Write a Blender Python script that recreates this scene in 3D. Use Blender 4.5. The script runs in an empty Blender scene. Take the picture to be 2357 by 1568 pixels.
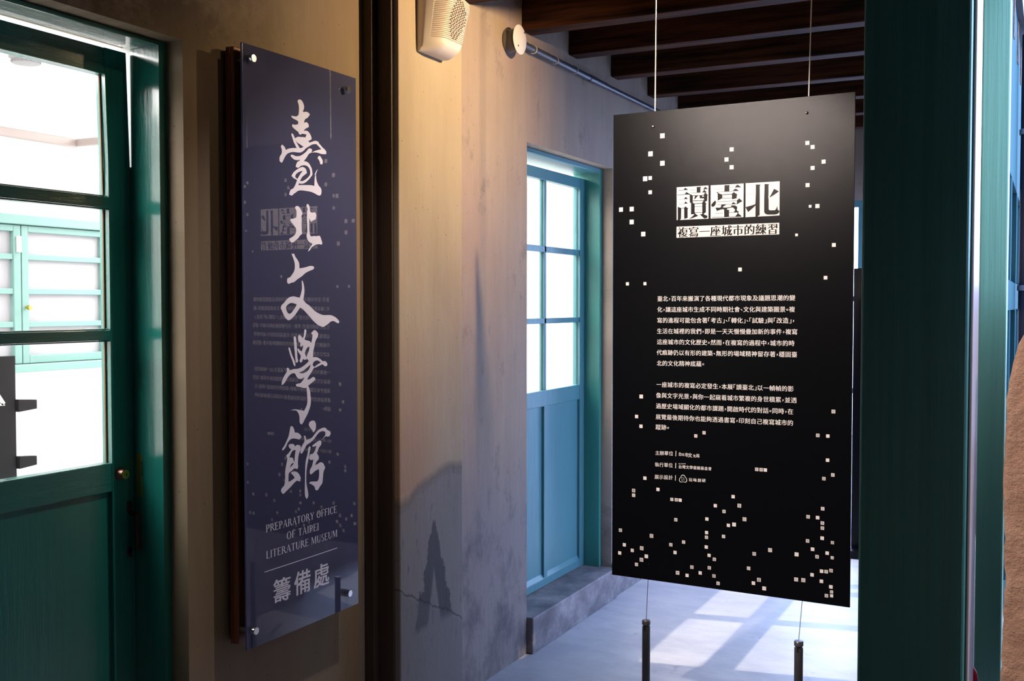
import bpy, bmesh, math, random
from mathutils import Vector, Matrix

random.seed(7)
SC = bpy.context.scene
COL = SC.collection

# ------------------------------------------------------------------ camera
F, CX, CY = 2450.0, 1178.5, 784.0           # focal length and centre in pixels of the 2357x1568 frame
YAW, PITCH = math.atan(1242 / F), math.atan(84 / F)
CAM = Vector((2.12, 0.0, 1.6))
fh = Vector((-math.sin(YAW), math.cos(YAW), 0))
RIGHT = Vector((math.cos(YAW), math.sin(YAW), 0))
FWD = fh * math.cos(PITCH) - Vector((0, 0, 1)) * math.sin(PITCH)
UP = RIGHT.cross(FWD)
cd = bpy.data.cameras.new('camera')
cam = bpy.data.objects.new('camera', cd)
COL.objects.link(cam)
cd.sensor_width = 36.0
cd.lens = F / 2357 * 36.0
cd.clip_start = 0.02
cam.matrix_world = Matrix(((RIGHT.x, UP.x, -FWD.x, CAM.x), (RIGHT.y, UP.y, -FWD.y, CAM.y),
                           (RIGHT.z, UP.z, -FWD.z, CAM.z), (0, 0, 0, 1)))
SC.camera = cam

# ------------------------------------------------------------------ view, world, sun, lamps
SC.view_settings.view_transform = 'Standard'
SC.view_settings.look = 'None'
SC.view_settings.gamma = 1.0
SC.view_settings.use_curve_mapping = False
SC.view_settings.exposure = 0.0

W = bpy.data.worlds.new('sky')
SC.world = W
W.use_nodes = True
bg = W.node_tree.nodes['Background']
bg.inputs['Color'].default_value = (0.43, 0.58, 1.0, 1)
bg.inputs['Strength'].default_value = 12.5


def lamp(kind, name, loc, target, power, color, **kw):
    d = bpy.data.lights.new(name, kind)
    d.energy = power
    d.color = color
    for k, v in kw.items():
        setattr(d, k, v)
    o = bpy.data.objects.new(name, d)
    COL.objects.link(o)
    o.location = loc
    o.rotation_euler = (Vector(target) - Vector(loc)).to_track_quat('-Z', 'Y').to_euler()
    return o


# sun through the windows on the right: travels towards -X, a little towards -Y, steeply down
lamp('SUN', 'sun', (6, 6, 8), (6 - 0.98, 6 - 0.2, 8 - 1.48), 3.0, (1.0, 0.85, 0.66), angle=0.008)
WARM = (1.0, 0.70, 0.38)
# ceiling spotlights just above the frame
lamp('SPOT', 'ceiling_spotlight_wall', (1.30, 3.62, 2.79), (0.0, 3.55, 2.42), 140, WARM,
     spot_size=math.radians(98), spot_blend=1.0, shadow_soft_size=0.02)
lamp('SPOT', 'ceiling_spotlight_board', (0.38, 1.40, 2.79), (1.04, 3.75, 1.56), 410, (1.0, 0.83, 0.74),
     spot_size=math.radians(41), spot_blend=0.35, shadow_soft_size=0.03)
lamp('SPOT', 'ceiling_spotlight_sign', (0.98, 2.78, 2.79), (0.08, 2.62, 1.25), 52, (1.0, 0.88, 0.86),
     spot_size=math.radians(62), spot_blend=0.9, shadow_soft_size=0.02)
lamp('SPOT', 'ceiling_spotlight_door', (1.0, 2.40, 2.79), (0.0, 2.30, 1.7), 5, WARM,
     spot_size=math.radians(110), spot_blend=0.9, shadow_soft_size=0.02)
lamp('SPOT', 'ceiling_spotlight_pier', (1.0, 0.35, 2.75), (2.22, 1.5, 1.25), 210, (1.0, 0.80, 0.70),
     spot_size=math.radians(17), spot_blend=0.4, shadow_soft_size=0.03)
# area lights added to overexpose the white room behind the doors
lamp('AREA', 'white_room_fill_a', (-1.05, 5.3, 2.50), (-1.05, 5.3, 0), 150, (1, 0.98, 0.96),
     shape='RECTANGLE', size=1.3, size_y=3.2)
lamp('AREA', 'white_room_fill_b', (-1.05, 0.9, 2.50), (-1.05, 0.9, 0), 105, (1, 0.98, 0.96),
     shape='RECTANGLE', size=1.3, size_y=2.0)


# ------------------------------------------------------------------ pixel -> plane helpers
def ray(x, y):
    return FWD + RIGHT * ((x - CX) / F) - UP * ((y - CY) / F)


def on(x, y, axis, val):
    r = ray(x, y)
    return CAM + r * ((val - CAM[axis]) / r[axis])


# ------------------------------------------------------------------ materials
def newmat(name):
    m = bpy.data.materials.new(name)
    m.use_nodes = True
    nt = m.node_tree
    return m, nt, nt.nodes['Principled BSDF']


def N(nt, kind, **kw):
    n = nt.nodes.new(kind)
    for k, v in kw.items():
        if k.startswith('_'):
            setattr(n, k[1:], v)
        else:
            n.inputs[k.replace('__', ' ')].default_value = v
    return n


def L(nt, a, b):
    nt.links.new(a, b)


def coords(nt, scale):
    tc = nt.nodes.new('ShaderNodeNewGeometry')
    mp = nt.nodes.new('ShaderNodeMapping')
    mp.inputs['Scale'].default_value = scale
    L(nt, tc.outputs['Position'], mp.inputs['Vector'])
    return mp.outputs['Vector']


def noise(nt, scale_vec, scale=1.0, detail=4, rough=0.55):
    n = N(nt, 'ShaderNodeTexNoise', Scale=scale, Detail=detail, Roughness=rough)
    L(nt, coords(nt, scale_vec), n.inputs['Vector'])
    return n.outputs['Fac']


def ramp(nt, fac, stops):
    r = nt.nodes.new('ShaderNodeValToRGB')
    els = r.color_ramp.elements
    while len(els) < len(stops):
        els.new(0.5)
    for e, (p, c) in zip(els, stops):
        e.position = p
        e.color = (*c, 1) if len(c) == 3 else c
    L(nt, fac, r.inputs['Fac'])
    return r.outputs['Color']


def mix(nt, fac, a, b):
    m = nt.nodes.new('ShaderNodeMix')
    m.data_type = 'RGBA'
    for s, v in ((0, fac), (6, a), (7, b)):
        if hasattr(v, 'is_linked') or hasattr(v, 'links'):
            L(nt, v, m.inputs[s])
        else:
            m.inputs[s].default_value = v if s == 0 else (*v, 1)
    return m.outputs[2]


def bump(nt, bsdf, height, strength, dist=0.01, prev=None):
    b = N(nt, 'ShaderNodeBump', Strength=strength, Distance=dist)
    L(nt, height, b.inputs['Height'])
    if prev:
        L(nt, prev, b.inputs['Normal'])
    L(nt, b.outputs['Normal'], bsdf.inputs['Normal'])
    return b.outputs['Normal']


def plain(name, col, rough=0.5, metal=0.0, spec=0.5, bumpy=None, var=0.0):
    m, nt, b = newmat(name)
    b.inputs['Base Color'].default_value = (*col, 1)
    b.inputs['Roughness'].default_value = rough
    b.inputs['Metallic'].default_value = metal
    b.inputs['Specular IOR Level'].default_value = spec
    if bumpy:
        bump(nt, b, noise(nt, (1, 1, 1), bumpy[0], 3), bumpy[1], 0.002)
    if var:
        f = noise(nt, (1, 1, 1), 6, 5)
        L(nt, ramp(nt, f, [(0.3, tuple(c * (1 - var) for c in col)), (0.7, tuple(min(1, c * (1 + var)) for c in col))]),
          b.inputs['Base Color'])
    return m


def plaster(name, light, dark, stain=False):
    m, nt, b = newmat(name)
    streak = noise(nt, (1, 5, 0.5), 1.6, 8, 0.65)
    cloud = noise(nt, (1, 1, 1), 1.7, 5, 0.6)
    c = ramp(nt, streak, [(0.3, dark), (0.72, light)])
    c2 = ramp(nt, cloud, [(0.25, tuple(x * 0.80 for x in light)), (0.75, tuple(min(1, x * 1.08) for x in light))])
    col = mix(nt, 0.5, c, c2)
    blush = noise(nt, (0.8, 1.8, 0.7), 1.4, 6, 0.62)
    col = mix(nt, ramp(nt, blush, [(0.48, (0, 0, 0)), (0.66, (0.55, 0.55, 0.55))]), col, (light[0] * 0.86, light[1] * 0.72, light[2] * 0.82))
    col = mix(nt, ramp(nt, noise(nt, (1, 22, 0.6), 1.2, 5, 0.7), [(0.66, (0, 0, 0)), (0.74, (0.4, 0.4, 0.4))]), col, tuple(min(1, x * 1.25) for x in light))
    # small pits and specks
    v = nt.nodes.new('ShaderNodeTexVoronoi')
    v.inputs['Scale'].default_value = 26
    L(nt, coords(nt, (1, 1, 1)), v.inputs['Vector'])
    pit = ramp(nt, v.outputs['Distance'], [(0.03, (1, 1, 1)), (0.07, (0, 0, 0))])
    col = mix(nt, pit, col, tuple(x * 0.4 for x in dark))
    if stain:
        # damp stains with a tide line near the foot of the wall, patchy dark blots, old marks near the top
        g = nt.nodes.new('ShaderNodeNewGeometry')
        sep = nt.nodes.new('ShaderNodeSeparateXYZ')
        L(nt, g.outputs['Position'], sep.inputs[0])
        Y, Z = sep.outputs['Y'], sep.outputs['Z']

        def M(op, *a, clamp=False):
            n = nt.nodes.new('ShaderNodeMath')
            n.operation = op
            n.use_clamp = clamp
            for i_, v in enumerate(a):
                if isinstance(v, (int, float)):
                    n.inputs[i_].default_value = v
                else:
                    L(nt, v, n.inputs[i_])
            return n.outputs[0]

        def step(v, lo, hi):
            """0 below lo, 1 above hi"""
            return M('DIVIDE', M('SUBTRACT', v, lo), hi - lo, clamp=True)
        if stain == 1:      # past the pilaster, bluish daylight is put into the plaster colour
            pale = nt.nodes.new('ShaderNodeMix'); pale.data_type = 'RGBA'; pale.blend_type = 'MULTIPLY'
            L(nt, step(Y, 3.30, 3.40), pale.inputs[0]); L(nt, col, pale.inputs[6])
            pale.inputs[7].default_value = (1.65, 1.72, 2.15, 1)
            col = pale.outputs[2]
        wob = noise(nt, (0.4, 3.0, 1.2), 1.6, 8, 0.65)
        fine = noise(nt, (1, 16, 4.0), 2.2, 8, 0.7)
        if stain == 2:
            rise = M('MULTIPLY', step(Y, 3.10, 3.34), 0.085)
            h = M('ADD', M('SUBTRACT', Z, rise), M('MULTIPLY', M('SUBTRACT', wob, 0.5), 0.10))
            rust = M('MULTIPLY', M('MULTIPLY', step(Z, 0.80, 0.95), M('SUBTRACT', 1.0, step(Z, 1.15, 1.55))), M('SUBTRACT', 1.0, step(Y, 3.22, 3.42)))
            col = mix(nt, M('MULTIPLY', rust, 0.65), col, (0.42, 0.25, 0.165))
            below = M('SUBTRACT', 1.0, step(h, 0.875, 0.925))
            edge = M('SUBTRACT', 1.0, step(M('ABSOLUTE', M('SUBTRACT', h, 0.895)), 0.0, 0.03))
            col = mix(nt, M('MULTIPLY', below, 0.80), col, (0.185, 0.18, 0.195))
            col = mix(nt, M('MULTIPLY', edge, 0.45), col, (0.07, 0.068, 0.07))
            grit = M('MULTIPLY', M('MULTIPLY', step(fine, 0.60, 0.66), below), 0.55)
            col = mix(nt, grit, col, (0.06, 0.06, 0.068))
        else:
            far = step(Y, 3.0, 3.05)
            h = M('ADD', Z, M('MULTIPLY', M('SUBTRACT', wob, 0.5), 0.5))
            below = M('MULTIPLY', M('SUBTRACT', 1.0, step(h, 0.62, 1.05)), far)
            col = mix(nt, M('MULTIPLY', below, 0.55), col, (0.21, 0.205, 0.235))
            blot = noise(nt, (1, 2.6, 1.8), 2.2, 10, 0.72)
            lowz = M('MULTIPLY', M('SUBTRACT', 1.0, step(Z, 0.05, 0.95)), 0.16)
            bm_ = M('MULTIPLY', M('MULTIPLY', step(M('ADD', blot, lowz), 0.56, 0.76), far), 0.75)
            col = mix(nt, bm_, col, (0.085, 0.083, 0.098))
            grit = M('MULTIPLY', M('MULTIPLY', step(fine, 0.62, 0.68), below), 0.45)
            col = mix(nt, grit, col, (0.08, 0.08, 0.09))
        if stain == 2:
            # large dark flaked patch, narrow at the top and forked at the foot
            t_ = M('DIVIDE', M('SUBTRACT', 0.80, Z), 0.36)
            dy = M('ABSOLUTE', M('SUBTRACT', Y, 3.315))
            ws = noise(nt, (1, 9, 7), 2.0, 8, 0.75)
            d_ = M('ADD', M('DIVIDE', dy, M('MAXIMUM', M('MULTIPLY_ADD', t_, 0.115, 0.012), 0.004)), M('MULTIPLY', M('SUBTRACT', ws, 0.5), 1.7))
            inn = M('SUBTRACT', 1.0, step(d_, 0.95, 1.05))
            hol = M('SUBTRACT', 1.0, step(M('SUBTRACT', dy, M('MULTIPLY', M('SUBTRACT', t_, 0.45), 0.085)), -0.008, 0.004))
            vert = M('MULTIPLY', step(t_, -0.05, 0.0), M('SUBTRACT', 1.0, step(t_, 0.98, 1.06)))
            bl = M('MULTIPLY', M('MULTIPLY', inn, vert), M('SUBTRACT', 1.0, M('MULTIPLY', hol, 0.9)))
            col = mix(nt, M('MULTIPLY', bl, 0.85), col, (0.05, 0.05, 0.058))
            # second tide line low down, sloping away
            z2 = M('ADD', M('MULTIPLY_ADD', M('SUBTRACT', Y, 3.10), -0.50, 0.60), M('MULTIPLY', M('SUBTRACT', wob, 0.5), 0.12))
            dz = M('SUBTRACT', Z, z2)
            col = mix(nt, M('MULTIPLY', M('SUBTRACT', 1.0, step(dz, -0.02, 0.0)), 0.35), col, (0.15, 0.145, 0.155))
            col = mix(nt, M('MULTIPLY', M('SUBTRACT', 1.0, step(M('ABSOLUTE', dz), 0.001, 0.006)), 0.7), col, (0.03, 0.03, 0.03))
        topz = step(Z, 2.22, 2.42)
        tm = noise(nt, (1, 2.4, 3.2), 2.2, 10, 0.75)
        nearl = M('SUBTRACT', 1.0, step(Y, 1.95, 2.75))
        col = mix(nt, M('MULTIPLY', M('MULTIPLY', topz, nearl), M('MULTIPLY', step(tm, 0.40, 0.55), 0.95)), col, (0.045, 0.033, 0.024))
    L(nt, col, b.inputs['Base Color'])
    b.inputs['Roughness'].default_value = 0.75
    b.inputs['Specular IOR Level'].default_value = 0.3
    n1 = bump(nt, b, noise(nt, (1, 7, 1.6), 2.4, 9, 0.68), 0.30, 0.012)
    n2 = bump(nt, b, noise(nt, (1, 1, 1), 70, 5, 0.6), 0.25, 0.002, n1)
    bump(nt, b, pit, 0.4, -0.003, n2)
    return m


def paint(name, col, rough=0.32, scale=(30, 30, 2.2), strength=0.35, var=0.12, coat=0.0):
    """thick brushed gloss paint on wood"""
    m, nt, b = newmat(name)
    f = noise(nt, scale, 1.6, 6, 0.6)
    L(nt, ramp(nt, f, [(0.3, tuple(c * (1 - var) for c in col)), (0.7, tuple(c * (1 + var) for c in col))]),
      b.inputs['Base Color'])
    b.inputs['Roughness'].default_value = rough
    b.inputs['Coat Weight'].default_value = coat
    b.inputs['Coat Roughness'].default_value = 0.12
    n1 = bump(nt, b, f, strength, 0.006)
    bump(nt, b, noise(nt, (1, 1, 0.6), 45, 4, 0.6), strength * 0.6, 0.002, n1)
    return m


def wood(name, c1, c2, scale, rough=0.45):
    m, nt, b = newmat(name)
    f = noise(nt, scale, 2.0, 8, 0.65)
    L(nt, ramp(nt, f, [(0.35, c1), (0.65, c2)]), b.inputs['Base Color'])
    b.inputs['Roughness'].default_value = rough
    bump(nt, b, f, 0.4, 0.004)
    return m


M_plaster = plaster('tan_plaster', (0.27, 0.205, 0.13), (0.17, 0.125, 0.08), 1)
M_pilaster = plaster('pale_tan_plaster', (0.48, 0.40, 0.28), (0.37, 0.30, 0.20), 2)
M_green = paint('deep_green_paint', (0.012, 0.165, 0.135), 0.22, coat=1.0, var=0.06, strength=0.45)
M_greenh = paint('deep_green_paint_horizontal', (0.012, 0.165, 0.135), 0.22, scale=(30, 6, 30), coat=1.0, var=0.06, strength=0.8)
M_blueg = paint('sea_green_paint', (0.10, 0.27, 0.30), 0.35, var=0.05, strength=0.25)
M_jamb2 = paint('bright_green_paint', (0.055, 0.29, 0.245), 0.35, var=0.05, strength=0.25)
M_post = paint('dark_green_post_paint', (0.026, 0.125, 0.108), 0.5, scale=(26, 26, 0.5), strength=0.4, var=0.18)
M_post2 = paint('green_post_paint', (0.05, 0.135, 0.080), 0.5, scale=(40, 40, 0.7), strength=0.5, var=0.1)
M_trim = plain('pale_painted_edge', (0.34, 0.28, 0.28), 0.35, bumpy=(30, 0.2))
M_brown = wood('dark_brown_shade', (0.030, 0.018, 0.013), (0.05, 0.03, 0.02), (20, 20, 0.8), 0.6)
M_beam = wood('stained_beam_wood', (0.008, 0.004, 0.0025), (0.085, 0.028, 0.011), (0.9, 14, 18), 0.7)
M_beam.node_tree.nodes['Principled BSDF'].inputs['Specular IOR Level'].default_value = 0.12
M_deck = wood('dark_ceiling_boards', (0.008, 0.007, 0.007), (0.02, 0.015, 0.014), (20, 0.8, 1), 0.7)
M_signwood = wood('sign_board_wood', (0.16, 0.045, 0.018), (0.34, 0.12, 0.05), (20, 20, 0.9), 0.4)
M_navy, _nt, _b = newmat('navy_acrylic')
_b.inputs['Base Color'].default_value = (0.066, 0.072, 0.140, 1)
_b.inputs['Roughness'].default_value = 0.012
_b.inputs['Specular IOR Level'].default_value = 0.65
_b.inputs['IOR'].default_value = 1.5
M_navyedge = plain('acrylic_edge', (0.10, 0.11, 0.28), 0.15)
M_letter = plain('pale_lilac_lettering', (0.82, 0.82, 0.95), 0.4, spec=0.2)
M_chrome = plain('chrome', (0.75, 0.75, 0.78), 0.15, 1.0)
M_blackpanel = plain('matt_black_panel', (0.0024, 0.0028, 0.0038), 0.26, spec=0.11, bumpy=(900, 0.12))
M_print = plain('white_print', (0.84, 0.80, 0.78), 0.5)
M_ink = plain('black_print', (0.006, 0.006, 0.007), 0.3, spec=0.15)
M_faint = plain('faint_grey_print', (0.33, 0.30, 0.30), 0.5)
M_steel = plain('brushed_steel', (0.22, 0.21, 0.225), 0.38, 0.8)
M_darksteel = plain('grey_painted_steel', (0.085, 0.080, 0.088), 0.40, 0.2)
M_cable = plain('white_steel_cable', (0.85, 0.84, 0.82), 0.3)
M_wire = plain('dark_steel_cable', (0.10, 0.10, 0.11), 0.4, 0.8)
M_plastic = plain('cream_plastic', (0.78, 0.70, 0.65), 0.45)
M_dark = plain('black_hole', (0.006, 0.006, 0.006), 0.8)
M_white = plain('white_enamel', (0.80, 0.75, 0.73), 0.4)
M_pipe = plain('dark_grey_pipe', (0.06, 0.065, 0.085), 0.35)
M_drain = plain('dark_drain_pipe', (0.014, 0.014, 0.022), 0.5, spec=0.2)
M_clamp = plain('galvanised_clamp', (0.12, 0.12, 0.14), 0.4)
M_frame = plain('dark_teal_frame_paint', (0.016, 0.055, 0.065), 0.8, spec=0.03)
M_brass = plain('brass', (0.65, 0.45, 0.10), 0.3, 1.0)
M_red = plain('red_enamel', (0.50, 0.006, 0.02), 0.3)
M_roomwhite = plain('white_room_paint', (0.86, 0.85, 0.84), 0.7)
M_roompane = plain('frosted_pane', (0.42, 0.405, 0.43), 0.4)
M_roomteal = plain('mint_window_paint', (0.20, 0.36, 0.33), 0.4)
M_pink = plain('pink_conduit', (0.46, 0.38, 0.36), 0.5)
M_charcoal = plain('charcoal_board', (0.010, 0.010, 0.013), 0.5, spec=0.2, var=0.3)
M_putty = plain('brown_putty', (0.22, 0.09, 0.03), 0.7)
M_navybox = plain('translucent_grey_plastic', (0.11, 0.10, 0.09), 0.3)

# pale polished cement floor
M_floor, nt, b = newmat('pale_cement_floor')
f1 = noise(nt, (1, 1, 1), 1.3, 7, 0.6)
f2 = noise(nt, (1.4, 0.7, 1), 6, 8, 0.65)
c = ramp(nt, f1, [(0.3, (0.42, 0.43, 0.46)), (0.7, (0.57, 0.565, 0.58))])
f3 = noise(nt, (0.8, 1.6, 1), 2.3, 12, 0.75)
mk = ramp(nt, f2, [(0.62, (0, 0, 0)), (0.72, (0.65, 0.65, 0.65))])
c = mix(nt, ramp(nt, f3, [(0.38, (0.75, 0.75, 0.75)), (0.56, (0, 0, 0))]), c, (0.34, 0.355, 0.41))
c = mix(nt, mk, c, (0.22, 0.20, 0.22))
L(nt, c, b.inputs['Base Color'])
b.inputs['Roughness'].default_value = 0.45
bump(nt, b, f2, 0.1, 0.003)

M_sill, nt, b = newmat('worn_cement')
f = noise(nt, (1, 1, 1.3), 5, 9, 0.7)
L(nt, ramp(nt, f, [(0.32, (0.10, 0.09, 0.105)), (0.5, (0.20, 0.18, 0.195)), (0.72, (0.42, 0.38, 0.40))]), b.inputs['Base Color'])
b.inputs['Roughness'].default_value = 0.6
n1 = bump(nt, b, f, 0.5, 0.008)
bump(nt, b, noise(nt, (1, 1, 1), 60, 5, 0.6), 0.3, 0.003, n1)
# rough clay render
M_rough, nt, b = newmat('rough_clay_render')
f = noise(nt, (1, 1, 1), 22, 8, 0.7)
L(nt, ramp(nt, f, [(0.3, (0.30, 0.17, 0.12)), (0.7, (0.52, 0.34, 0.25))]), b.inputs['Base Color'])
b.inputs['Roughness'].default_value = 0.9
n1 = bump(nt, b, f, 0.8, 0.015)
bump(nt, b, noise(nt, (1, 1, 1), 160, 4, 0.7), 0.6, 0.003, n1)

M_darkstone = plain('weathered_stone', (0.12, 0.12, 0.13), 0.8, var=0.3)
# clear window glass: light passes straight through, surface reflects
M_glass, nt, b = newmat('window_glass')
nt.nodes.remove(b)
tr = nt.nodes.new('ShaderNodeBsdfTransparent')
gl = nt.nodes.new('ShaderNodeBsdfGlossy')
gl.inputs['Roughness'].default_value = 0.02
lw = N(nt, 'ShaderNodeLayerWeight', Blend=0.5)      # same on both sides of the sheet
pw = N(nt, 'ShaderNodeMath', _operation='POWER')
L(nt, lw.outputs['Facing'], pw.inputs[0]); pw.inputs[1].default_value = 5.0
fr = N(nt, 'ShaderNodeMath', _operation='MULTIPLY_ADD')
L(nt, pw.outputs[0], fr.inputs[0]); fr.inputs[1].default_value = 0.95; fr.inputs[2].default_value = 0.035
ms = nt.nodes.new('ShaderNodeMixShader')
L(nt, fr.outputs[0], ms.inputs[0]); L(nt, tr.outputs[0], ms.inputs[1]); L(nt, gl.outputs[0], ms.inputs[2])
L(nt, ms.outputs[0], nt.nodes['Material Output'].inputs['Surface'])


# ------------------------------------------------------------------ building helpers
ORG = {}


class MB:
    def __init__(s):
        s.v, s.f = [], []

    def poly(s, pts):
        i = len(s.v)
        s.v += [tuple(p) for p in pts]
        s.f.append(tuple(range(i, i + len(pts))))

    def box(s, x0, x1, y0, y1, z0, z1, fn=None):
        i = len(s.v)
        c = [(x, y, z) for x in (x0, x1) for y in (y0, y1) for z in (z0, z1)]
        if fn:
            c = [tuple(fn(*p)) for p in c]
        s.v += c
        s.f += [tuple(i + k for k in q) for q in
                ((0, 1, 3, 2), (4, 6, 7, 5), (0, 4, 5, 1), (2, 3, 7, 6), (0, 2, 6, 4), (1, 5, 7, 3))]
        return s

    def cyl(s, p0, p1, r0, r1=None, n=20, cap=True):
        r1 = r0 if r1 is None else r1
        p0, p1 = Vector(p0), Vector(p1)
        d = (p1 - p0).normalized()
        a = d.orthogonal().normalized()
        b2 = d.cross(a)
        i = len(s.v)
        for p, r in ((p0, r0), (p1, r1)):
            for k in range(n):
                t = 2 * math.pi * k / n
                s.v.append(tuple(p + (a * math.cos(t) + b2 * math.sin(t)) * r))
        for k in range(n):
            k2 = (k + 1) % n
            s.f.append((i + k, i + k2, i + n + k2, i + n + k))
        if cap:
            s.f.append(tuple(i + n - 1 - k for k in range(n)))
            s.f.append(tuple(i + n + k for k in range(n)))
        return s

    def lathe(s, base, axis, prof, n=28):
        """prof: list of (height along axis, radius)"""
        base, d = Vector(base), Vector(axis).normalized()
        a = d.orthogonal().normalized()
        b2 = d.cross(a)
        i = len(s.v)
        for h, r in prof:
            for k in range(n):
                t = 2 * math.pi * k / n
                s.v.append(tuple(base + d * h + (a * math.cos(t) + b2 * math.sin(t)) * max(r, 1e-5)))
        for j in range(len(prof) - 1):
            for k in range(n):
                k2 = (k + 1) % n
                s.f.append((i + j * n + k, i + j * n + k2, i + (j + 1) * n + k2, i + (j + 1) * n + k))
        s.f.append(tuple(i + n - 1 - k for k in range(n)))
        s.f.append(tuple(i + (len(prof) - 1) * n + k for k in range(n)))
        return s

    def tube(s, pts, r, n=10):
        for a, b2 in zip(pts, pts[1:]):
            s.cyl(a, b2, r, n=n)
        return s

    def ring(s, c, axis, R, r, n=24, m=8):
        c, d = Vector(c), Vector(axis).normalized()
        a = d.orthogonal().normalized()
        b2 = d.cross(a)
        i = len(s.v)
        for k in range(n):
            t = 2 * math.pi * k / n
            rad = a * math.cos(t) + b2 * math.sin(t)
            for j in range(m):
                u = 2 * math.pi * j / m
                s.v.append(tuple(c + rad * (R + r * math.cos(u)) + d * (r * math.sin(u))))
        for k in range(n):
            for j in range(m):
                s.f.append((i + k * m + j, i + ((k + 1) % n) * m + j,
                            i + ((k + 1) % n) * m + (j + 1) % m, i + k * m + (j + 1) % m))
        return s

    def build(s, name, mat, parent=None, bevel=0.0, smooth=False, base=None, segs=2, recalc=True):
        me = bpy.data.meshes.new(name)
        if parent is not None:
            o0 = ORG[parent]
        elif base is not None:
            o0 = Vector(base)
        else:
            xs = [p[0] for p in s.v]; ys = [p[1] for p in s.v]; zs = [p[2] for p in s.v]
            o0 = Vector(((min(xs) + max(xs)) / 2, (min(ys) + max(ys)) / 2, min(zs)))
        me.from_pydata([(p[0] - o0.x, p[1] - o0.y, p[2] - o0.z) for p in s.v], [], s.f)
        if recalc:
            bm = bmesh.new(); bm.from_mesh(me)
            bmesh.ops.recalc_face_normals(bm, faces=bm.faces)
            bm.to_mesh(me); bm.free()
        me.materials.append(mat)
        o = bpy.data.objects.new(name, me)
        COL.objects.link(o)
        if parent is not None:
            o.parent = parent
            ORG[o] = o0
        else:
            o.location = o0
            ORG[o] = o0
        if smooth:
            for p in me.polygons:
                p.use_smooth = True
            me.set_sharp_from_angle(angle=math.radians(40))
        if bevel:
            md = o.modifiers.new('bevel', 'BEVEL')
            md.width = bevel
            md.segments = segs
            md.limit_method = 'ANGLE'
        return o


def box(*a):
    return MB().box(*a)


def empty(name, loc):
    o = bpy.data.objects.new(name, None)
    COL.objects.link(o)
    o.location = loc
    o.empty_display_size = 0.1
    ORG[o] = Vector(loc)
    return o


def tag(o, label=None, cat=None, group=None, kind=None):
    if label: o['label'] = label
    if cat: o['category'] = cat
    if group: o['group'] = group
    if kind: o['kind'] = kind
    return o


def structure(o):
    o['kind'] = 'structure'
    return o


# ------------------------------------------------------------------ the setting
Z_CEIL = 3.02
# floor
m = MB()
m.box(-0.24, 3.2, -1.6, 8.0, -0.1, 0.0)
structure(m.build('floor', M_floor))

# left wall with the two door openings
A0, A1, ATOP = 1.16, 2.200, 2.318
B0, B1, BTOP = 4.331, 5.379, 2.330
SILL = 0.167
m = MB()
for y0, y1, z0, z1 in ((-1.6, A0, 0, 3.1), (A0, A1, ATOP, 3.1), (A1, B0, 0, 3.1),
                       (B0, B1, BTOP, 3.1), (B1, 8.0, 0, 3.1)):
    m.box(-0.22, 0.0, y0, y1, z0, z1)
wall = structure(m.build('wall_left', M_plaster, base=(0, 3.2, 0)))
m = MB().box(0.0, 0.12, 3.089, 3.527, 0, 3.1)
m.build('pilaster', M_pilaster, wall, bevel=0.004)
m = MB().box(-0.22, 0.032, A0, A1, 0, SILL)
m.build('door_sill', M_sill, wall, bevel=0.006)
m = MB().box(-0.22, 0.032, B0, B1, 0, SILL)
m.build('door_sill', M_sill, wall, bevel=0.006)
# low cement skirting past the second door
m = MB().box(0.0, 0.018, B1 + 0.002, 8.0, 0, SILL + 0.02)
structure(m.build('baseboard_left', M_sill, bevel=0.005))

# dark strips added in place of shade in the corner beside the pilaster
t = empty('shade_strips', (0.05, 3.07, 0))
tag(t, 'dark brown upright strips standing in for shade left of the plaster pilaster', 'post')
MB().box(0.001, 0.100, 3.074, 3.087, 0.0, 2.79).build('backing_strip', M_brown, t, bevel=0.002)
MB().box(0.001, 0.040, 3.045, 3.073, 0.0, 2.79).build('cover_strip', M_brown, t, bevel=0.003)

# back and side walls of the camera's end of the room
structure(box(-0.22, 3.2, -1.75, -1.6, 0, 3.1).build('wall_back', M_plaster))
structure(box(3.2, 3.35, -1.75, 1.9, 0, 3.05).build('wall_right_near', M_plaster))
# solid wall on the right between the first post and the window wall


def slant(X, Y, Z):
    return ((1.812, 1.870)[int(X)] - (Y - 2.018) / 2.58 * 0.085, Y, Z)


m = MB()
m.box(0, 1, 2.018, 4.60, 0, 3.05, slant)
structure(m.build('wall_right', M_plaster))

# end wall with a doorway to daylight
m = MB()
m.box(-0.22, 0.45, 8.0, 8.15, 0, 3.1)
m.box(1.30, 2.04, 8.0, 8.15, 0, 3.1)
m.box(0.45, 1.30, 8.0, 8.15, 2.35, 3.1)
structure(m.build('wall_far', M_plaster))
d3 = structure(empty('door_3', (0.87, 8.05, 0)))
m = MB().box(0.45, 0.50, 8.02, 8.10, 0, 2.35).box(1.25, 1.30, 8.02, 8.10, 0, 2.35).box(0.45, 1.30, 8.02, 8.10, 2.30, 2.35)
m.build('frame', M_blueg, d3, bevel=0.003)
MB().box(0.86, 0.90, 8.03, 8.07, 0.0, 2.30).build('mullion', M_blueg, d3, bevel=0.003)
for zz in (0.95, 1.62):
    MB().box(0.50, 1.25, 8.03, 8.07, zz, zz + 0.035).build('rail', M_blueg, d3, bevel=0.002)

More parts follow.
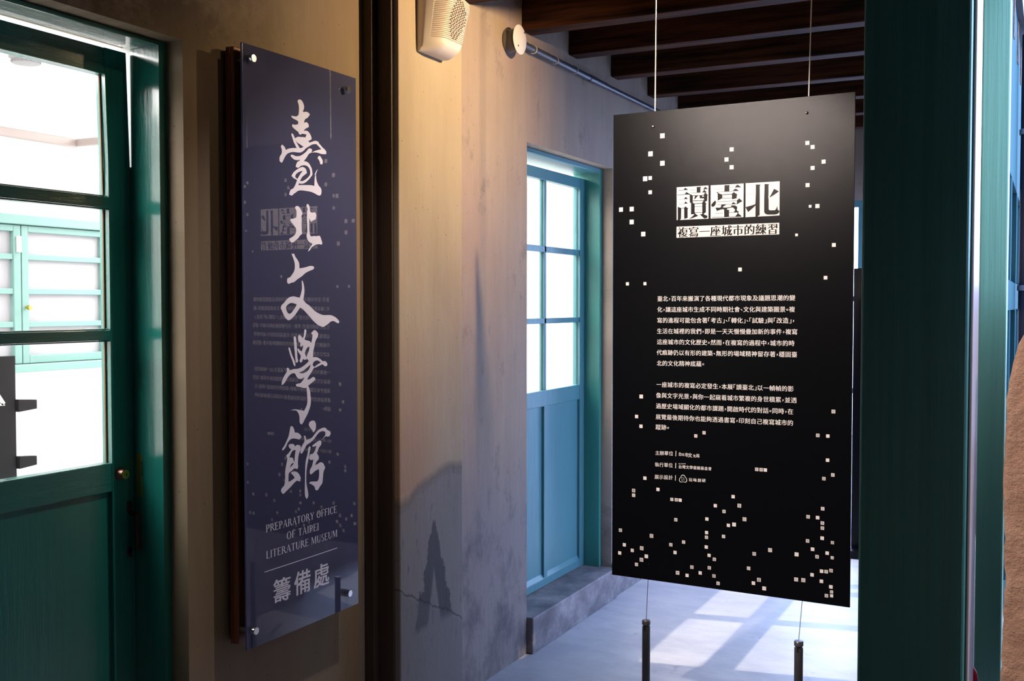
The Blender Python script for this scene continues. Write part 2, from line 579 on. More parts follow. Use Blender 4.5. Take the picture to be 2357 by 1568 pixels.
# window wall on the right (x about 1.9): sill wall, transom, mullions; sun comes through it
WX0, WX1 = 1.895, 1.945
structure(box(WX0 - .01, WX1 + .01, 4.745, 8.0, 0, 0.22).build('wall_window_sill', M_plaster))
w2 = structure(empty('window_2', (1.92, 6.3, 0.22)))
MB().box(WX0, WX1, 4.745, 8.0, 0.22, 0.30).build('window_sill', M_frame, w2, bevel=0.003)
MB().box(WX0, WX1, 4.745, 8.0, 2.19, 3.1).build('head', M_frame, w2, bevel=0.003)
MB().box(WX0, WX1, 4.745, 8.0, 1.57, 1.71).build('transom', M_frame, w2, bevel=0.003)
for yy in (5.485, 6.32, 7.15):
    MB().box(WX0, WX1, yy, yy + 0.09, 0.30, 1.57).build('mullion', M_frame, w2, bevel=0.003)
    MB().box(WX0, WX1, yy, yy + 0.09, 1.71, 2.19).build('mullion', M_frame, w2, bevel=0.003)

# ceiling: dark boards on beams that run across from wall to wall
ceil = structure(empty('ceiling', (0.95, 3.2, Z_CEIL)))
x = -0.22
while x < 3.2:
    MB().box(x, min(x + 0.195, 3.2), -1.6, 8.0 if x < 1.9 else 2.0, Z_CEIL, Z_CEIL + 0.03).build('plank', M_deck, ceil)
    x += 0.2
structure(box(-0.22, 1.955, -1.6, 8.15, Z_CEIL + 0.035, 3.14).build('roof_deck', M_deck))
structure(box(1.956, 3.35, -1.75, 1.9, Z_CEIL + 0.035, 3.14).build('roof_deck_near', M_deck))
yb = [4.371, 4.887, 5.442, 6.02]
yb = [yb[0] - 0.565 * k for k in range(9, 0, -1)] + yb + [6.02 + 0.565 * k for k in range(1, 4)]
for y in yb:
    MB().box(0.002, 3.19 if y < 1.8 else 1.95, y - 0.095, y, 2.812, Z_CEIL - 0.002).build('beam', M_beam, ceil, bevel=0.004)

# ------------------------------------------------------------------ the white room behind the doors
structure(box(-2.6, -0.22, -1.6, 8.0, -0.1, 0.0).build('floor_white_room', M_roomwhite))
structure(box(-2.6, -0.225, -1.6, 8.0, 2.56, 2.62).build('ceiling_white_room', M_roomwhite))
structure(box(-2.6, -0.225, -1.75, -1.6, 0, 2.6).build('wall_white_room_near', M_roomwhite))
structure(box(-2.6, -0.225, 8.0, 8.15, 0, 2.6).build('wall_white_room_far', M_roomwhite))
structure(box(-2.0, -1.9, -1.6, 8.0, 0, 2.6).build('wall_white_room_outer', M_roomwhite))
m = MB()
for y0, y1, z0, z1 in ((-1.6, A0, 0, 2.56), (A0, A1, ATOP, 2.56), (A1, B0, 0, 2.56),
                       (B0, B1, BTOP, 2.56), (B1, 8.0, 0, 2.56)):
    m.box(-0.232, -0.221, y0, y1, z0, z1)
structure(m.build('wall_white_room_inner', M_roomwhite))

# mint green window of the white room
XW = -1.9


def yz(px, py, X=XW):
    p = on(px, py, 0, X)
    return p.y, p.z


w1 = structure(empty('window_1', (XW, 3.2, 1.3)))
YR, ZT, ZB = yz(248, 516)[0], 1.985, 1.304
yi = yz(235, 600)[0]
YL = 1.90
m = MB().box(XW, XW + .06, YL, YR, ZT - .042, ZT).box(XW, XW + .06, YL, YR, ZB, ZB + .035)
m.box(XW, XW + .06, yi, YR, ZB + .035, ZT - .042).box(XW, XW + .06, YL, YL + .05, ZB + .035, ZT - .042)
m.build('outer_frame', M_roomteal, w1, bevel=0.004)


def sash(y0, y1):
    s_ = MB()
    z0, z1 = ZB + .037, ZT - .044
    s_.box(XW + .005, XW + .04, y0, y0 + .034, z0, z1).box(XW + .005, XW + .04, y1 - .036, y1, z0, z1)
    s_.box(XW + .005, XW + .04, y0 + .034, y1 - .036, z1 - .028, z1)
    s_.box(XW + .005, XW + .04, y0 + .034, y1 - .036, z0, z0 + .036)
    so = s_.build('sash', M_roomteal, w1, bevel=0.003)
    zs = [yz(130, 596)[1], yz(130, 672)[1], yz(130, 745)[1]]
    edges = [z1 - .028] + zs + [z0 + .036]
    for zc in zs:
        MB().box(XW + .01, XW + .035, y0 + .034, y1 - .036, zc - .012, zc + .012).build('glazing_bar', M_roomteal, so, bevel=0.002)
    for a, b_ in zip(edges, edges[1:]):
        MB().box(XW + .012, XW + .016, y0 + .034, y1 - .036, b_, a).build('pane', M_roompane, so)


ym = yz(36, 620)[0]
sash(ym, yi - .002)
sash(ym - (yi - ym) - 0.002, ym - 0.004)
yh, zh = yz(28, 563)
MB().box(XW + .04, XW + .052, yh - .012, yh + .008, zh - .035, zh + .035).build('hinge', M_white, w1, bevel=0.002)
yk, zk = yz(46, 708)
MB().lathe((XW + .04, yk, zk), (1, 0, 0), [(0, .006), (.012, .005), (.016, .011), (.026, .010), (.03, .004)], 14).build('knob', M_brass, w1, smooth=True)

# pink conduit that runs along the white wall and turns
t = MB()
yc, zc = yz(165, 330)
t.box(XW, XW + .03, -1.0, yc, zc - .018, zc + .018)
t.box(XW, XW + 1.2, yc, yc + .03, zc - .018, zc + .018)
tag(t.build('conduit', M_pink, bevel=0.004), 'thin pale pink conduit turning a corner high on the white room wall', 'conduit')
# smoke detector
p = on(60, 143, 2, 2.53)
sd = empty('smoke_detector', (p.x, p.y, 2.517))
tag(sd, 'white round smoke detector on the ceiling of the white room behind the left door', 'smoke detector')
MB().lathe((p.x, p.y, 2.56), (0, 0, -1), [(0, .062), (.015, .062), (.022, .052), (.036, .050), (.04, .03), (.042, 0.0)], 24).build('housing', plain('off_white_plastic', (0.34, 0.33, 0.345), 0.5), sd, smooth=True)
m = MB()
for k in range(20):
    a = 2 * math.pi * k / 20
    cx_, cy_ = p.x + .0515 * math.cos(a), p.y + .0515 * math.sin(a)
    m.box(cx_ - .002, cx_ + .002, cy_ - .002, cy_ + .002, 2.527, 2.535)
m.build('vent_slots', M_faint, sd)

# charcoal direction board with side brackets, standing in the white room
sx = -0.9
sb = empty('direction_board', (sx, 2.05, 0))
tag(sb, 'charcoal upright board with white arrow and side brackets seen through the left door', 'sign')
MB().box(sx - .008, sx, 1.70, 2.366, 0.55, 1.431).build('panel', M_charcoal, sb, bevel=0.002)
for yy in (1.80, 2.26):
    MB().box(sx - .03, sx - .009, yy, yy + .04, 0.0, 1.35).build('leg', M_charcoal, sb, bevel=0.002)
for py in (930, 1059):
    yb_, zb_ = on(80, py, 0, sx).y, on(80, py, 0, sx).z
    MB().box(sx - .010, sx + .012, 2.367, yb_, zb_ - .016, zb_ + .016,
             lambda X, Y, Z, zb_=zb_, yb_=yb_: (X, Y, zb_ + (Z - zb_) * (1.3 if Y < 2.4 else 0.95))).build('bracket', M_charcoal, sb, bevel=0.002)
a0, a1 = on(0, 917, 0, sx + .001), on(9, 931, 0, sx + .001)
d = (a1 - a0).normalized()
nrm = Vector((0, -d.z, d.y)) * 0.007
m = MB()
st = a0 - d * 0.13
m.poly([st + nrm, a1 + nrm, a1 - nrm, st - nrm])
d2 = Vector((0, d.y, -d.z)); n2 = Vector((0, d.z, d.y)) * .007
m.poly([a1 + n2, a1 - n2, a1 - d2 * 0 + Vector((0, -.12, -.0)) - n2, a1 + Vector((0, -.12, -.0)) + n2])
m.build('arrow_print', M_print, sb)


# ------------------------------------------------------------------ the two green doors
def door(name, y0, y1, top, wide_left, matv, math_, tilt, panes_two):
    """frame and glazed leaf in the opening y0..y1; hinges on the low-y side"""
    root = structure(empty(name, (-0.17, (y0 + y1) / 2, SILL)))
    fx0, fx1 = -0.219, -0.06
    jr = y1 - 0.028
    jl = y0 + 0.028
    bx = -0.166 if not panes_two else fx0
    if panes_two:
        MB().box(bx, fx1, jr, y1 - .001, SILL, top - .001).build('jamb', M_jamb2, root, bevel=0.003)
    else:
        MB().box(fx0, fx1, jr, y1 - .001, SILL, 1.98).box(bx, fx1, jr, y1 - .001, 1.98, top - .001).build('jamb', matv, root)
        MB().box(fx0, bx - .001, y1 - .012, y1 - .001, 1.981, top - .001).build('rear_lining', M_roomwhite, root)
    MB().box(fx0, fx1, y0 + .001, jl, SILL, top - .001).build('jamb', matv, root, bevel=0.003)
    hz = 2.304
    MB().box(bx, fx1, jl, jr, hz, top - .001).build('head', math_, root, bevel=0.003)
    # leaf
    lx1, lx0 = -0.170 if not panes_two else -0.150, -0.205 if not panes_two else -0.185
    yr, yl = jr - .002, jl + .004
    zb, zt = 0.122 + .05, 2.292
    if panes_two:
        zt = 2.276
    zt_g, zb_g = 2.220, 1.165
    sw = 0.076 if not panes_two else 0.062

    def sk(X, Y, Z):    # the leaf hangs slightly out of true
        return (X, Y - tilt * max(0, (Z - 1.98)), Z)
    lf = MB()
    zj = 1.98
    lf.box(lx0, lx1, yr - sw, yr, zb, zj, sk)
    lf.box(lx0, lx1, yr - sw, yr, zj, zt, sk)
    lf.box(lx0, lx1, yl, yl + sw, zb, zt, sk)
    leaf = lf.build('leaf_stiles', matv, root)
    MB().box(lx0, lx1, yl + sw, yr - sw, zt_g, zt, sk).build('top_rail', math_, root, bevel=0.003)
    MB().box(lx0, lx1, yl + sw, yr - sw, 1.085, zb_g, sk).build('lock_rail', math_, root, bevel=0.003)
    br = MB().box(lx0, lx1, yl + sw, yr - sw, zb, 0.212, sk)
    for c0, c1 in ((yl + sw, (yl + yr) / 2 - .02), ((yl + yr) / 2 + .02, yr - sw)):
        br.poly([(lx1 - .0005, c0, .2125), (lx1 - .0005, c1, .2125), (lx1 - .0128, c1, .234), (lx1 - .0128, c0, .234)])
    br.build('bottom_rail', math_, root, bevel=0.003)
    ymid = (yl + yr) / 2
    MB().box(lx0, lx1, ymid - .02, ymid + .02, 0.212, 1.085, sk).build('mid_stile', matv, root, bevel=0.002)
    MB().box(lx0 + .008, lx1 - .013, yl + sw, ymid - .02, 0.212, 1.085, sk).build('lower_panel', matv, root)
    MB().box(lx0 + .008, lx1 - .013, ymid + .02, yr - sw, 0.212, 1.085, sk).build('lower_panel', matv, root)
    # glazing bars
    zs = [(1.893, 1.858), (1.531, 1.499)]
    for a, b_ in zs:
        mb_ = MB()
        if panes_two:
            mb_.box(lx0 + .003, lx1 - .003, yl + sw, yr - sw, b_ + .002, a - .002, sk)
        else:   # moulded section: flat nose with sloping sides
            for k, (dx, dz) in enumerate(((0, .0), (.006, .004))):
                mb_.box(lx0 + .004, lx1 - .006 + dx, yl + sw - .001, yr - sw + .001, b_ - .002 + dz, a + .002 - dz, sk)
        mb_.build('glazing_bar', math_, root, bevel=0.002)
    edges = [zt_g, 1.893, 1.858, 1.531, 1.499, zb_g]
    rows = [(edges[1], edges[0]), (edges[3], edges[2]), (edges[5], edges[4])]
    cols = [(yl + sw, ymid - .011), (ymid + .011, yr - sw)]
    MB().box(lx0 + .003, lx1 - .003, ymid - .011, ymid + .011, zb_g, zt_g, sk).build('glazing_bar', matv, root, bevel=0.002)
    for z0_, z1_ in rows:
        for c0, c1 in cols:
            pn = MB().box(lx0 + .010, lx0 + .013, c0, c1, z0_, z1_, sk).build('pane', M_glass, root)
            # putty bead down the right side of the pane
            MB().box(lx0 + .014, lx0 + .018, c1 - .004, c1, z0_, z1_, sk).build('putty_bead', matv if panes_two else M_putty, pn)
    return root, (lx0, lx1, yl, yr)


d1, (lx0, lx1, yl1, yr1) = door('door_1', A0, A1, ATOP, True, M_green, M_greenh, 0.032, False)
d2, _ = door('door_2', B0, B1, BTOP, False, M_blueg, M_blueg, 0.0, True)

# lock cylinder, handle and edge plate of the left door
c = on(277, 1091, 0, lx1)
lk = MB().lathe((lx1, c.y, c.z), (1, 0, 0), [(0, .0185), (.010, .0165), (.018, .0150), (.020, .0140)], 28)
lko = lk.build('lock_cylinder', plain('tarnished_bronze', (0.30, 0.16, 0.13), 0.35, 1.0), d1, smooth=True)
MB().cyl((lx1 + .0195, c.y, c.z), (lx1 + .0215, c.y, c.z), .0125, n=24).cyl((lx1 + .0215, c.y, c.z), (lx1 + .0235, c.y, c.z), .0055, n=18).build('lock_face', M_brass, lko, smooth=True)
MB().box(lx1 + .0235, lx1 + .0245, c.y - .001, c.y + .001, c.z - .005, c.z + .003).build('keyway', M_dark, lko)
h0, h1 = on(297, 1165, 0, lx1), on(297, 1272, 0, lx1)
hy = h0.y
hd = MB()
for zc_ in (h0.z, h1.z):
    hd.box(lx1, lx1 + .003, hy - .008, hy + .008, zc_ - .014, zc_ + .014)
s1 = 1 if True else -1
zt_, zb_ = h0.z - .012, h1.z + .014
hd.box(lx1 + .032, lx1 + .038, hy - .008, hy + .008, zb_ - .004, zt_ - .008)
for za, zb2 in ((zt_, zt_ - .012), (zb_ - .012, zb_)):
    hd.poly([(lx1 + .002, hy - .008, za), (lx1 + .002, hy + .008, za), (lx1 + .038, hy + .008, zb2), (lx1 + .038, hy - .008, zb2)])
    hd.poly([(lx1 + .002, hy - .008, za - .004), (lx1 + .002, hy + .008, za - .004), (lx1 + .034, hy + .008, zb2 - .004), (lx1 + .034, hy - .008, zb2 - .004)])
hd.build('pull_handle', plain('dark_bronze', (0.10, 0.06, 0.05), 0.4, 0.8), d1, bevel=0.001)
z0_, z1_ = on(325, 1145, 1, 2.17).z, on(325, 1045, 1, 2.17).z
xk = on(325, 1090, 1, 2.172).x
MB().box(xk - .016, xk + .003, 2.170, 2.1725, z0_, z1_).build('strike_plate', M_brass, d1, bevel=0.0005)
MB().box(xk + .004, xk + .007, 2.169, 2.1725, z0_ + .06, z1_ - .02).build('strike_lip', M_chrome, d1)

# ------------------------------------------------------------------ posts on the right
t = empty('door_post', (1.915, 1.95, 0))
tag(t, 'wide dark green wooden post in the right foreground with a pale edge', 'post')
MB().box(1.828, 1.9975, 1.90, 2.015, 0.0, Z_CEIL - .21).build('post_body', M_post, t, bevel=0.004)
MB().box(1.9985, 2.0035, 1.93, 2.075, 0.0, Z_CEIL - .21).build('edge_strip', M_trim, t, bevel=0.002)
t = MB().box(1.862, 1.961, 4.605, 4.74, 0.0, 2.81)
tag(t.build('window_post', M_post2, bevel=0.005), 'lighter sea green post behind the pale edge of the dark post', 'post')

# rough clay-rendered pier at the right edge: rounded shoulder, bumpy skin
prof = [(0.0, 2.069), (0.5, 2.070), (1.0, 2.070), (1.15, 2.068), (1.25, 2.071), (1.377, 2.067), (1.44, 2.068), (1.50, 2.071),
        (1.54, 2.080), (1.567, 2.090), (1.60, 2.11), (1.66, 2.15), (1.75, 2.19), (1.9, 2.22), (2.3, 2.24), (3.02, 2.25)]
m = MB()
rows = []
zz = []
z = 0.0
while z < 3.0:
    zz.append(z)
    z += 0.012 if 1.0 < z < 1.7 else 0.06
zz.append(3.015)


def px_at(z):
    for (a, xa), (b_, xb) in zip(prof, prof[1:]):
        if a <= z <= b_:
            return xa + (xb - xa) * (z - a) / (b_ - a)
    return prof[-1][1]


rnd = random.Random(3)
for z in zz:
    x = px_at(z) + rnd.uniform(-.0012, .0012)
    rows.append([(x + .03, 1.78, z), (x + .004, 1.56, z), (x, 1.515, z), (x + .0015, 1.504, z), (x + .007, 1.50, z),
                 (x + .3, 1.50, z), (3.199, 1.50, z), (3.199, 1.78, z)])
n = len(rows[0])
for r in rows:
    m.v += r
for j in range(len(rows) - 1):
    for k in range(n):
        k2 = (k + 1) % n
        m.f.append((j * n + k, j * n + k2, (j + 1) * n + k2, (j + 1) * n + k))
m.f.append(tuple(range(n)))
m.f.append(tuple((len(rows) - 1) * n + k for k in range(n)))
tag(m.build('clay_pier', M_rough, smooth=True), 'rough brown clay-rendered pier at the right edge of the picture', 'pier')

# fire extinguisher beside the far post
ex, ey = 1.872, 3.50
t = empty('fire_extinguisher', (ex, ey, 0))
tag(t, 'red fire extinguisher on the floor half hidden behind the dark green post', 'fire extinguisher')
MB().lathe((ex, ey, 0), (0, 0, 1), [(0, .060), (.01, .068), (.44, .068), (.475, .062), (.505, .045), (.525, .025), (.535, .022)], 32).build('cylinder', M_red, t, smooth=True)
MB().lathe((ex, ey, .535), (0, 0, 1), [(0, .018), (.02, .018), (.025, .014), (.05, .014)], 16).build('valve', M_brass, t, smooth=True)
m = MB().box(ex - .10, ex + .015, ey - .010, ey + .010, .585, .592).box(ex - .09, ex + .015, ey - .009, ey + .009, .560, .566)
m.build('handle', M_dark, t, bevel=0.002)
pts = []
for k in range(14):
    a = k / 13
    pts.append((ex - .02 - .07 * math.sin(a * math.pi), ey - .03, .575 - .40 * a))
MB().tube(pts, .008).build('hose', M_dark, t, smooth=True)

# drain pipe outside, with pale clamps
t = empty('drain_pipe', (2.015, 6.2, 0))
tag(t, 'dark upright drain pipe with pale clamps outside at the far right', 'pipe')
pyy = 6.2
pxx = on(2343, 700, 1, pyy).x + 0.050
MB().cyl((pxx, pyy, 0), (pxx, pyy, 3.0), .050, n=24).build('pipe', M_drain, t, smooth=True)
for py in (305, 663):
    zc_ = on(2352, py, 1, pyy).z
    MB().cyl((pxx, pyy, zc_ - .014), (pxx, pyy, zc_ + .014), .056, n=24).build('clamp', M_clamp, t, smooth=True)

# outside ground and the low boundary wall
structure(box(1.96, 7.0, 1.8, 14.0, -0.16, -0.06).build('floor_outside', M_sill))
structure(box(-1.0, 1.95, 8.2, 14.0, -0.16, -0.06).build('floor_outside_far', M_floor))
structure(box(2.13, 2.45, 2.05, 4.60, -0.06, 1.66).build('shade_block_outside', M_brown))  # unseen block, added to keep skylight off the lower window post
structure(box(3.3, 3.45, 1.95, 14.0, -0.06, 1.5).build('wall_outside', M_darkstone))

# dark free-standing panel near the far door
t = empty('standing_panel', (1.14, 7.0, 0))
tag(t, 'tall narrow black standing panel near the far doorway, behind the hanging board', 'panel')
MB().box(1.0, 1.30, 6.99, 7.01, 0.05, 1.825).build('panel', M_blackpanel, t, bevel=0.002)
MB().box(1.0, 1.30, 6.88, 7.12, 0.0, 0.05).build('base', M_blackpanel, t, bevel=0.003)

# ------------------------------------------------------------------ wall speaker on the pilaster
sp = empty('wall_speaker', (0.12, 3.30, 2.49))
tag(sp, 'cream plastic ribbed loudspeaker with dotted oval grille high on the pilaster', 'speaker')
Y0, Y1, ZB0, ZT0 = 3.208, 3.400, 2.487, 2.712


def sp_x(u, v):
    """front surface of the case: u 0..1 along y, v 0..1 up; swells towards the top and the far side"""
    du = min(u / 0.40, 1.0)
    side = 0.030 + (0.112 - 0.030) * math.sin(du * math.pi / 2) ** 0.9
    e = max(0.0, (u - 0.90) / 0.10)
    side -= 0.030 * (1 - math.sqrt(max(0, 1 - e * e)))
    vt = 0.62 + 0.38 * min(1, v / 0.8)
    b_ = max(0.0, (0.16 - v) / 0.16)
    t_ = max(0.0, (v - 0.93) / 0.07)
    return 0.121 + side * vt * math.sqrt(max(0.02, 1 - 0.75 * b_ * b_)) * math.sqrt(max(0.1, 1 - 0.6 * t_ * t_))


NU, NV = 48, 260
m = MB()
nrib = 28
for j in range(NV + 1):
    v = j / NV
    z = ZB0 + v * (ZT0 - ZB0)
    for i in range(NU + 1):
        u = i / NU
        y = Y0 + u * (Y1 - Y0) - 0.018 * u * max(0, (0.25 - v)) / 0.25
        x = sp_x(u, v)
        if 0.20 < v < 0.97 and 0.085 < u < 0.99:
            ph = (v - 0.20) / 0.77 * nrib
            x -= 0.0050 * (1 if (ph % 1) > 0.58 else 0)
        m.v.append((x, y, z - 0.028 * u * u * max(0, v - .5) * 2))
W_ = NU + 1
for j in range(NV):
    for i in range(NU):
        m.f.append((j * W_ + i, j * W_ + i + 1, (j + 1) * W_ + i + 1, (j + 1) * W_ + i))
# close the sides back to the pilaster
k0 = len(m.v)
edge = [(j * W_) for j in range(NV + 1)] + [NV * W_ + i for i in range(1, NU + 1)] + \
       [j * W_ + NU for j in range(NV - 1, -1, -1)] + [i for i in range(NU - 1, 0, -1)]
for e in edge:
    X, Y, Z = m.v[e]
    m.v.append((0.1205, Y, Z))
ne = len(edge)
for k in range(ne):
    k2 = (k + 1) % ne
    m.f.append((edge[k], edge[k2], k0 + k2, k0 + k))
case = m.build('case', M_plastic, sp, smooth=True)
# oval grille of dark slots following the case
m = MB()
uc, vc, ru, rv = 0.60, 0.56, 0.27, 0.33
row = 0
v = vc - rv
dv = 0.77 / nrib
while v < vc + rv:
    s_ = math.sqrt(max(0, 1 - ((v - vc) / rv) ** 2)) * ru
    u = uc - s_ + (0.035 if row % 2 else 0)
    while u + 0.05 < uc + s_ + 0.02:
        p_ = []
        for du_, dv_ in ((0, -.0075), (.052, -.0075), (.052, .0075), (0, .0075)):
            uu, vv = u + du_, v + dv_
            p_.append((sp_x(uu, vv) + .0007, Y0 + uu * (Y1 - Y0), ZB0 + vv * (ZT0 - ZB0) - 0.028 * uu * uu * max(0, vv - .5) * 2))
        m.poly(p_)
        u += 0.098
    row += 1
    v += dv
g = m.build('grille_slots', M_dark, case)
MB().cyl((0.13, 3.33, 2.712), (0.13, 3.33, 2.80), .008, n=12).build('cable_inlet', M_plastic, sp, smooth=True)

# ------------------------------------------------------------------ junction box, conduit pipe
c = on(1197, 91, 0, 0.062)
t = empty('junction_box', (0.0, c.y, c.z))
tag(t, 'round wall junction box with white disc cover at the start of the dark pipe', 'junction box')
MB().lathe((0.001, c.y, c.z), (1, 0, 0), [(0, .050), (.006, .052), (.012, .048), (.036, .048), (.042, .050), (.046, .050)], 32).build('box', M_navybox, t, smooth=True)
cov = MB().lathe((0.058, c.y, c.z), (1, 0, 0), [(0, .062), (.003, .063), (.0045, .061)], 48).build('cover', M_white, t, smooth=True)
for q in ((1207, 76), (1193, 105)):
    s_ = on(*q, 0, .0626)
    MB().cyl((.0622, s_.y, s_.z), (.0635, s_.y, s_.z), .0045, n=12).build('screw', M_brass, cov)
MB().cyl((.046, c.y, c.z), (.058, c.y, c.z), .012, n=12).build('spacer', M_dark, t)
t = empty('conduit_pipe', (0.03, 5.8, 2.738))
tag(t, 'dark grey pipe clipped along the wall below the ceiling beams', 'pipe')
py0 = c.y + 0.045
MB().cyl((.030, py0, 2.742), (.030, 5.2, 2.735), .0155, n=20).cyl((.030, 5.2, 2.735), (.030, 7.99, 2.735), .0130, n=20).build('pipe', M_pipe, t, smooth=True)
MB().cyl((.030, 4.98, 2.736), (.030, 5.06, 2.736), .0175, n=20).build('coupling', M_pipe, t, smooth=True)
for yy in (4.336, 4.57, 4.80, 6.4):
    m = MB().ring((.030, yy, 2.739), (0, 1, 0), .0168, .0022)
    m.box(0.0005, .012, yy - .004, yy + .004, 2.752, 2.772)
    m.build('clip', M_white, t, smooth=True)

# ------------------------------------------------------------------ lettering helpers
_gc = {}


def glyph(ch, off=0.0):
    if (ch, off) in _gc:
        return _gc[(ch, off)]
    c_ = bpy.data.curves.new('g', 'FONT')
    c_.body = ch
    c_.resolution_u = 3
    c_.offset = off
    o = bpy.data.objects.new('g', c_)
    COL.objects.link(o)
    dg = bpy.context.evaluated_depsgraph_get()
    me = bpy.data.meshes.new_from_object(o.evaluated_get(dg))
    r = ([(v.co.x, v.co.y) for v in me.vertices], [tuple(p.vertices) for p in me.polygons])
    bpy.data.objects.remove(o)
    bpy.data.curves.remove(c_)
    bpy.data.meshes.remove(me)
    _gc[(ch, off)] = r
    return r


def fill2d(loops, flat=True):
    """triangulate loops (first outer, rest holes) with Blender's 2D curve fill"""
    c_ = bpy.data.curves.new('g', 'CURVE')
    c_.dimensions = '2D'
    c_.fill_mode = 'BOTH'
    for lp in loops:
        s_ = c_.splines.new('POLY')
        s_.points.add(len(lp) - 1)
        for q, (a, b_) in zip(s_.points, lp):
            q.co = (a, b_, 0, 1)
        s_.use_cyclic_u = True
    o = bpy.data.objects.new('g', c_)
    COL.objects.link(o)
    dg = bpy.context.evaluated_depsgraph_get()
    me = bpy.data.meshes.new_from_object(o.evaluated_get(dg))
    r = ([(v.co.x, v.co.y) for v in me.vertices], [tuple(p.vertices) for p in me.polygons])
    bpy.data.objects.remove(o)
    bpy.data.curves.remove(c_)
    bpy.data.meshes.remove(me)
    return r


def smoothloop(pts, sub=4):
    """Catmull-Rom through the points, keeping sharp corners sharp"""
    out = []
    n_ = len(pts)
    for i in range(n_):
        p0, p1, p2, p3 = (Vector(pts[(i + k - 1) % n_]) for k in range(4))
        a1 = (p1 - p0).angle(p2 - p1, 0) if (p1 - p0).length and (p2 - p1).length else 0
        a2 = (p2 - p1).angle(p3 - p2, 0) if (p3 - p2).length and (p2 - p1).length else 0
        t1 = (p2 - p0) * 0.5 if a1 < 1.0 else (p2 - p1)
        t2 = (p3 - p1) * 0.5 if a2 < 1.0 else (p2 - p1)
        ln = (p2 - p1).length
        t1 = t1.normalized() * min(t1.length, ln * 1.0) if t1.length else t1
        t2 = t2.normalized() * min(t2.length, ln * 1.0) if t2.length else t2
        for k in range(sub):
            t_ = k / sub
            h00, h10 = 2 * t_**3 - 3 * t_**2 + 1, t_**3 - 2 * t_**2 + t_
            h01, h11 = -2 * t_**3 + 3 * t_**2, t_**3 - t_**2
            q = p1 * h00 + t1 * h10 + p2 * h01 + t2 * h11
            out.append((q.x, q.y))
    return out


def add2d(mb_, vf, fn):
    i = len(mb_.v)
    mb_.v += [tuple(fn(a, b_)) for a, b_ in vf[0]]
    mb_.f += [tuple(i + k for k in f_) for f_ in vf[1]]


# ------------------------------------------------------------------ navy sign on the wall
SY0, SY1, SZ0, SZ1 = 2.343, 2.884, 0.610, 2.334
SYC, SHW = (SY0 + SY1) / 2, (SY1 - SY0) / 2
BOW = 0.0026


TILT = 0.010


def sgx(y, off=0.0):
    return 0.0850 + off + BOW * (1 - ((y - SYC) / SHW) ** 2) + (y - SYC) * TILT


sg = empty('wall_sign', (0.0, SYC, SZ0))
tag(sg, 'tall navy acrylic sign with brush calligraphy on a brown wooden board', 'sign')
MB().box(0.001, 0.016, 2.366, 2.862, 0.622, 2.326).build('back_board', M_signwood, sg, bevel=0.002)
bd = MB().box(0.016, 0.045, 2.352, 2.876, 0.618, 2.330)
bdo = bd.build('wood_board', M_signwood, sg, bevel=0.003)
m = MB()
for xx in (0.018, 0.028):
    m.box(xx, xx + .0035, 2.3495, 2.3525, 0.618, 2.330)
m.build('edge_moulding', M_signwood, bdo, bevel=0.001)
# bowed acrylic sheet
m = MB()
ns = 24
ys = [SY0 + (SY1 - SY0) * k / ns for k in range(ns + 1)]
for y in ys:
    for z in (SZ0, SZ1):
        m.v += [(sgx(y), y, z), (sgx(y) - .005, y, z)]
for k in range(ns):
    a = k * 4
    m.f += [(a, a + 4, a + 6, a + 2), (a + 1, a + 3, a + 7, a + 5), (a, a + 1, a + 5, a + 4), (a + 2, a + 6, a + 7, a + 3)]
m.f += [(0, 2, 3, 1), (ns * 4, ns * 4 + 1, ns * 4 + 3, ns * 4 + 2)]
sheet = m.build('acrylic_sheet', M_navy, sg, smooth=True)
m = MB()
e = 0.0025
m.box(0.0802, 0.0853, SY0 - .001, SY0 + .0002, SZ0, SZ1).box(0.0802, 0.0853, SY1 - .0002, SY1 + .001, SZ0, SZ1)
m.build('sheet_edge', M_navyedge, sheet)
for q in ((584, 134), (800, 206), (590, 1453), (803, 1366)):
    s_ = on(*q, 0, 0.100)
    so = MB().cyl((0.045, s_.y, s_.z), (0.080, s_.y, s_.z), .0095, n=20).build('standoff', M_steel, sg, smooth=True)
    MB().lathe((sgx(s_.y), s_.y, s_.z), (1, 0, 0), [(0, .0115), (.016, .0115), (.018, .0105)], 28).build('screw_cap', M_chrome, so, smooth=True)


def sgn(px, py):
    """point on the sheet seen at a pixel"""
    p_ = on(px, py, 0, 0.0875)
    return p_.y, p_.z


def strokes(ox, oy, sc, outer, holes=(), smooth=True):
    lps = []
    for lp in (outer, *holes):
        q = [sgn(ox + a / sc, oy + b_ / sc) for a, b_ in lp]
        lps.append(smoothloop(q) if smooth else q)
    return fill2d(lps)


cal = MB()


def S(origin, outer, *holes):
    ox, oy, sc = origin
    add2d(cal, strokes(ox, oy, sc, outer, holes), lambda y, z: (sgx(y, .0006), y, z))


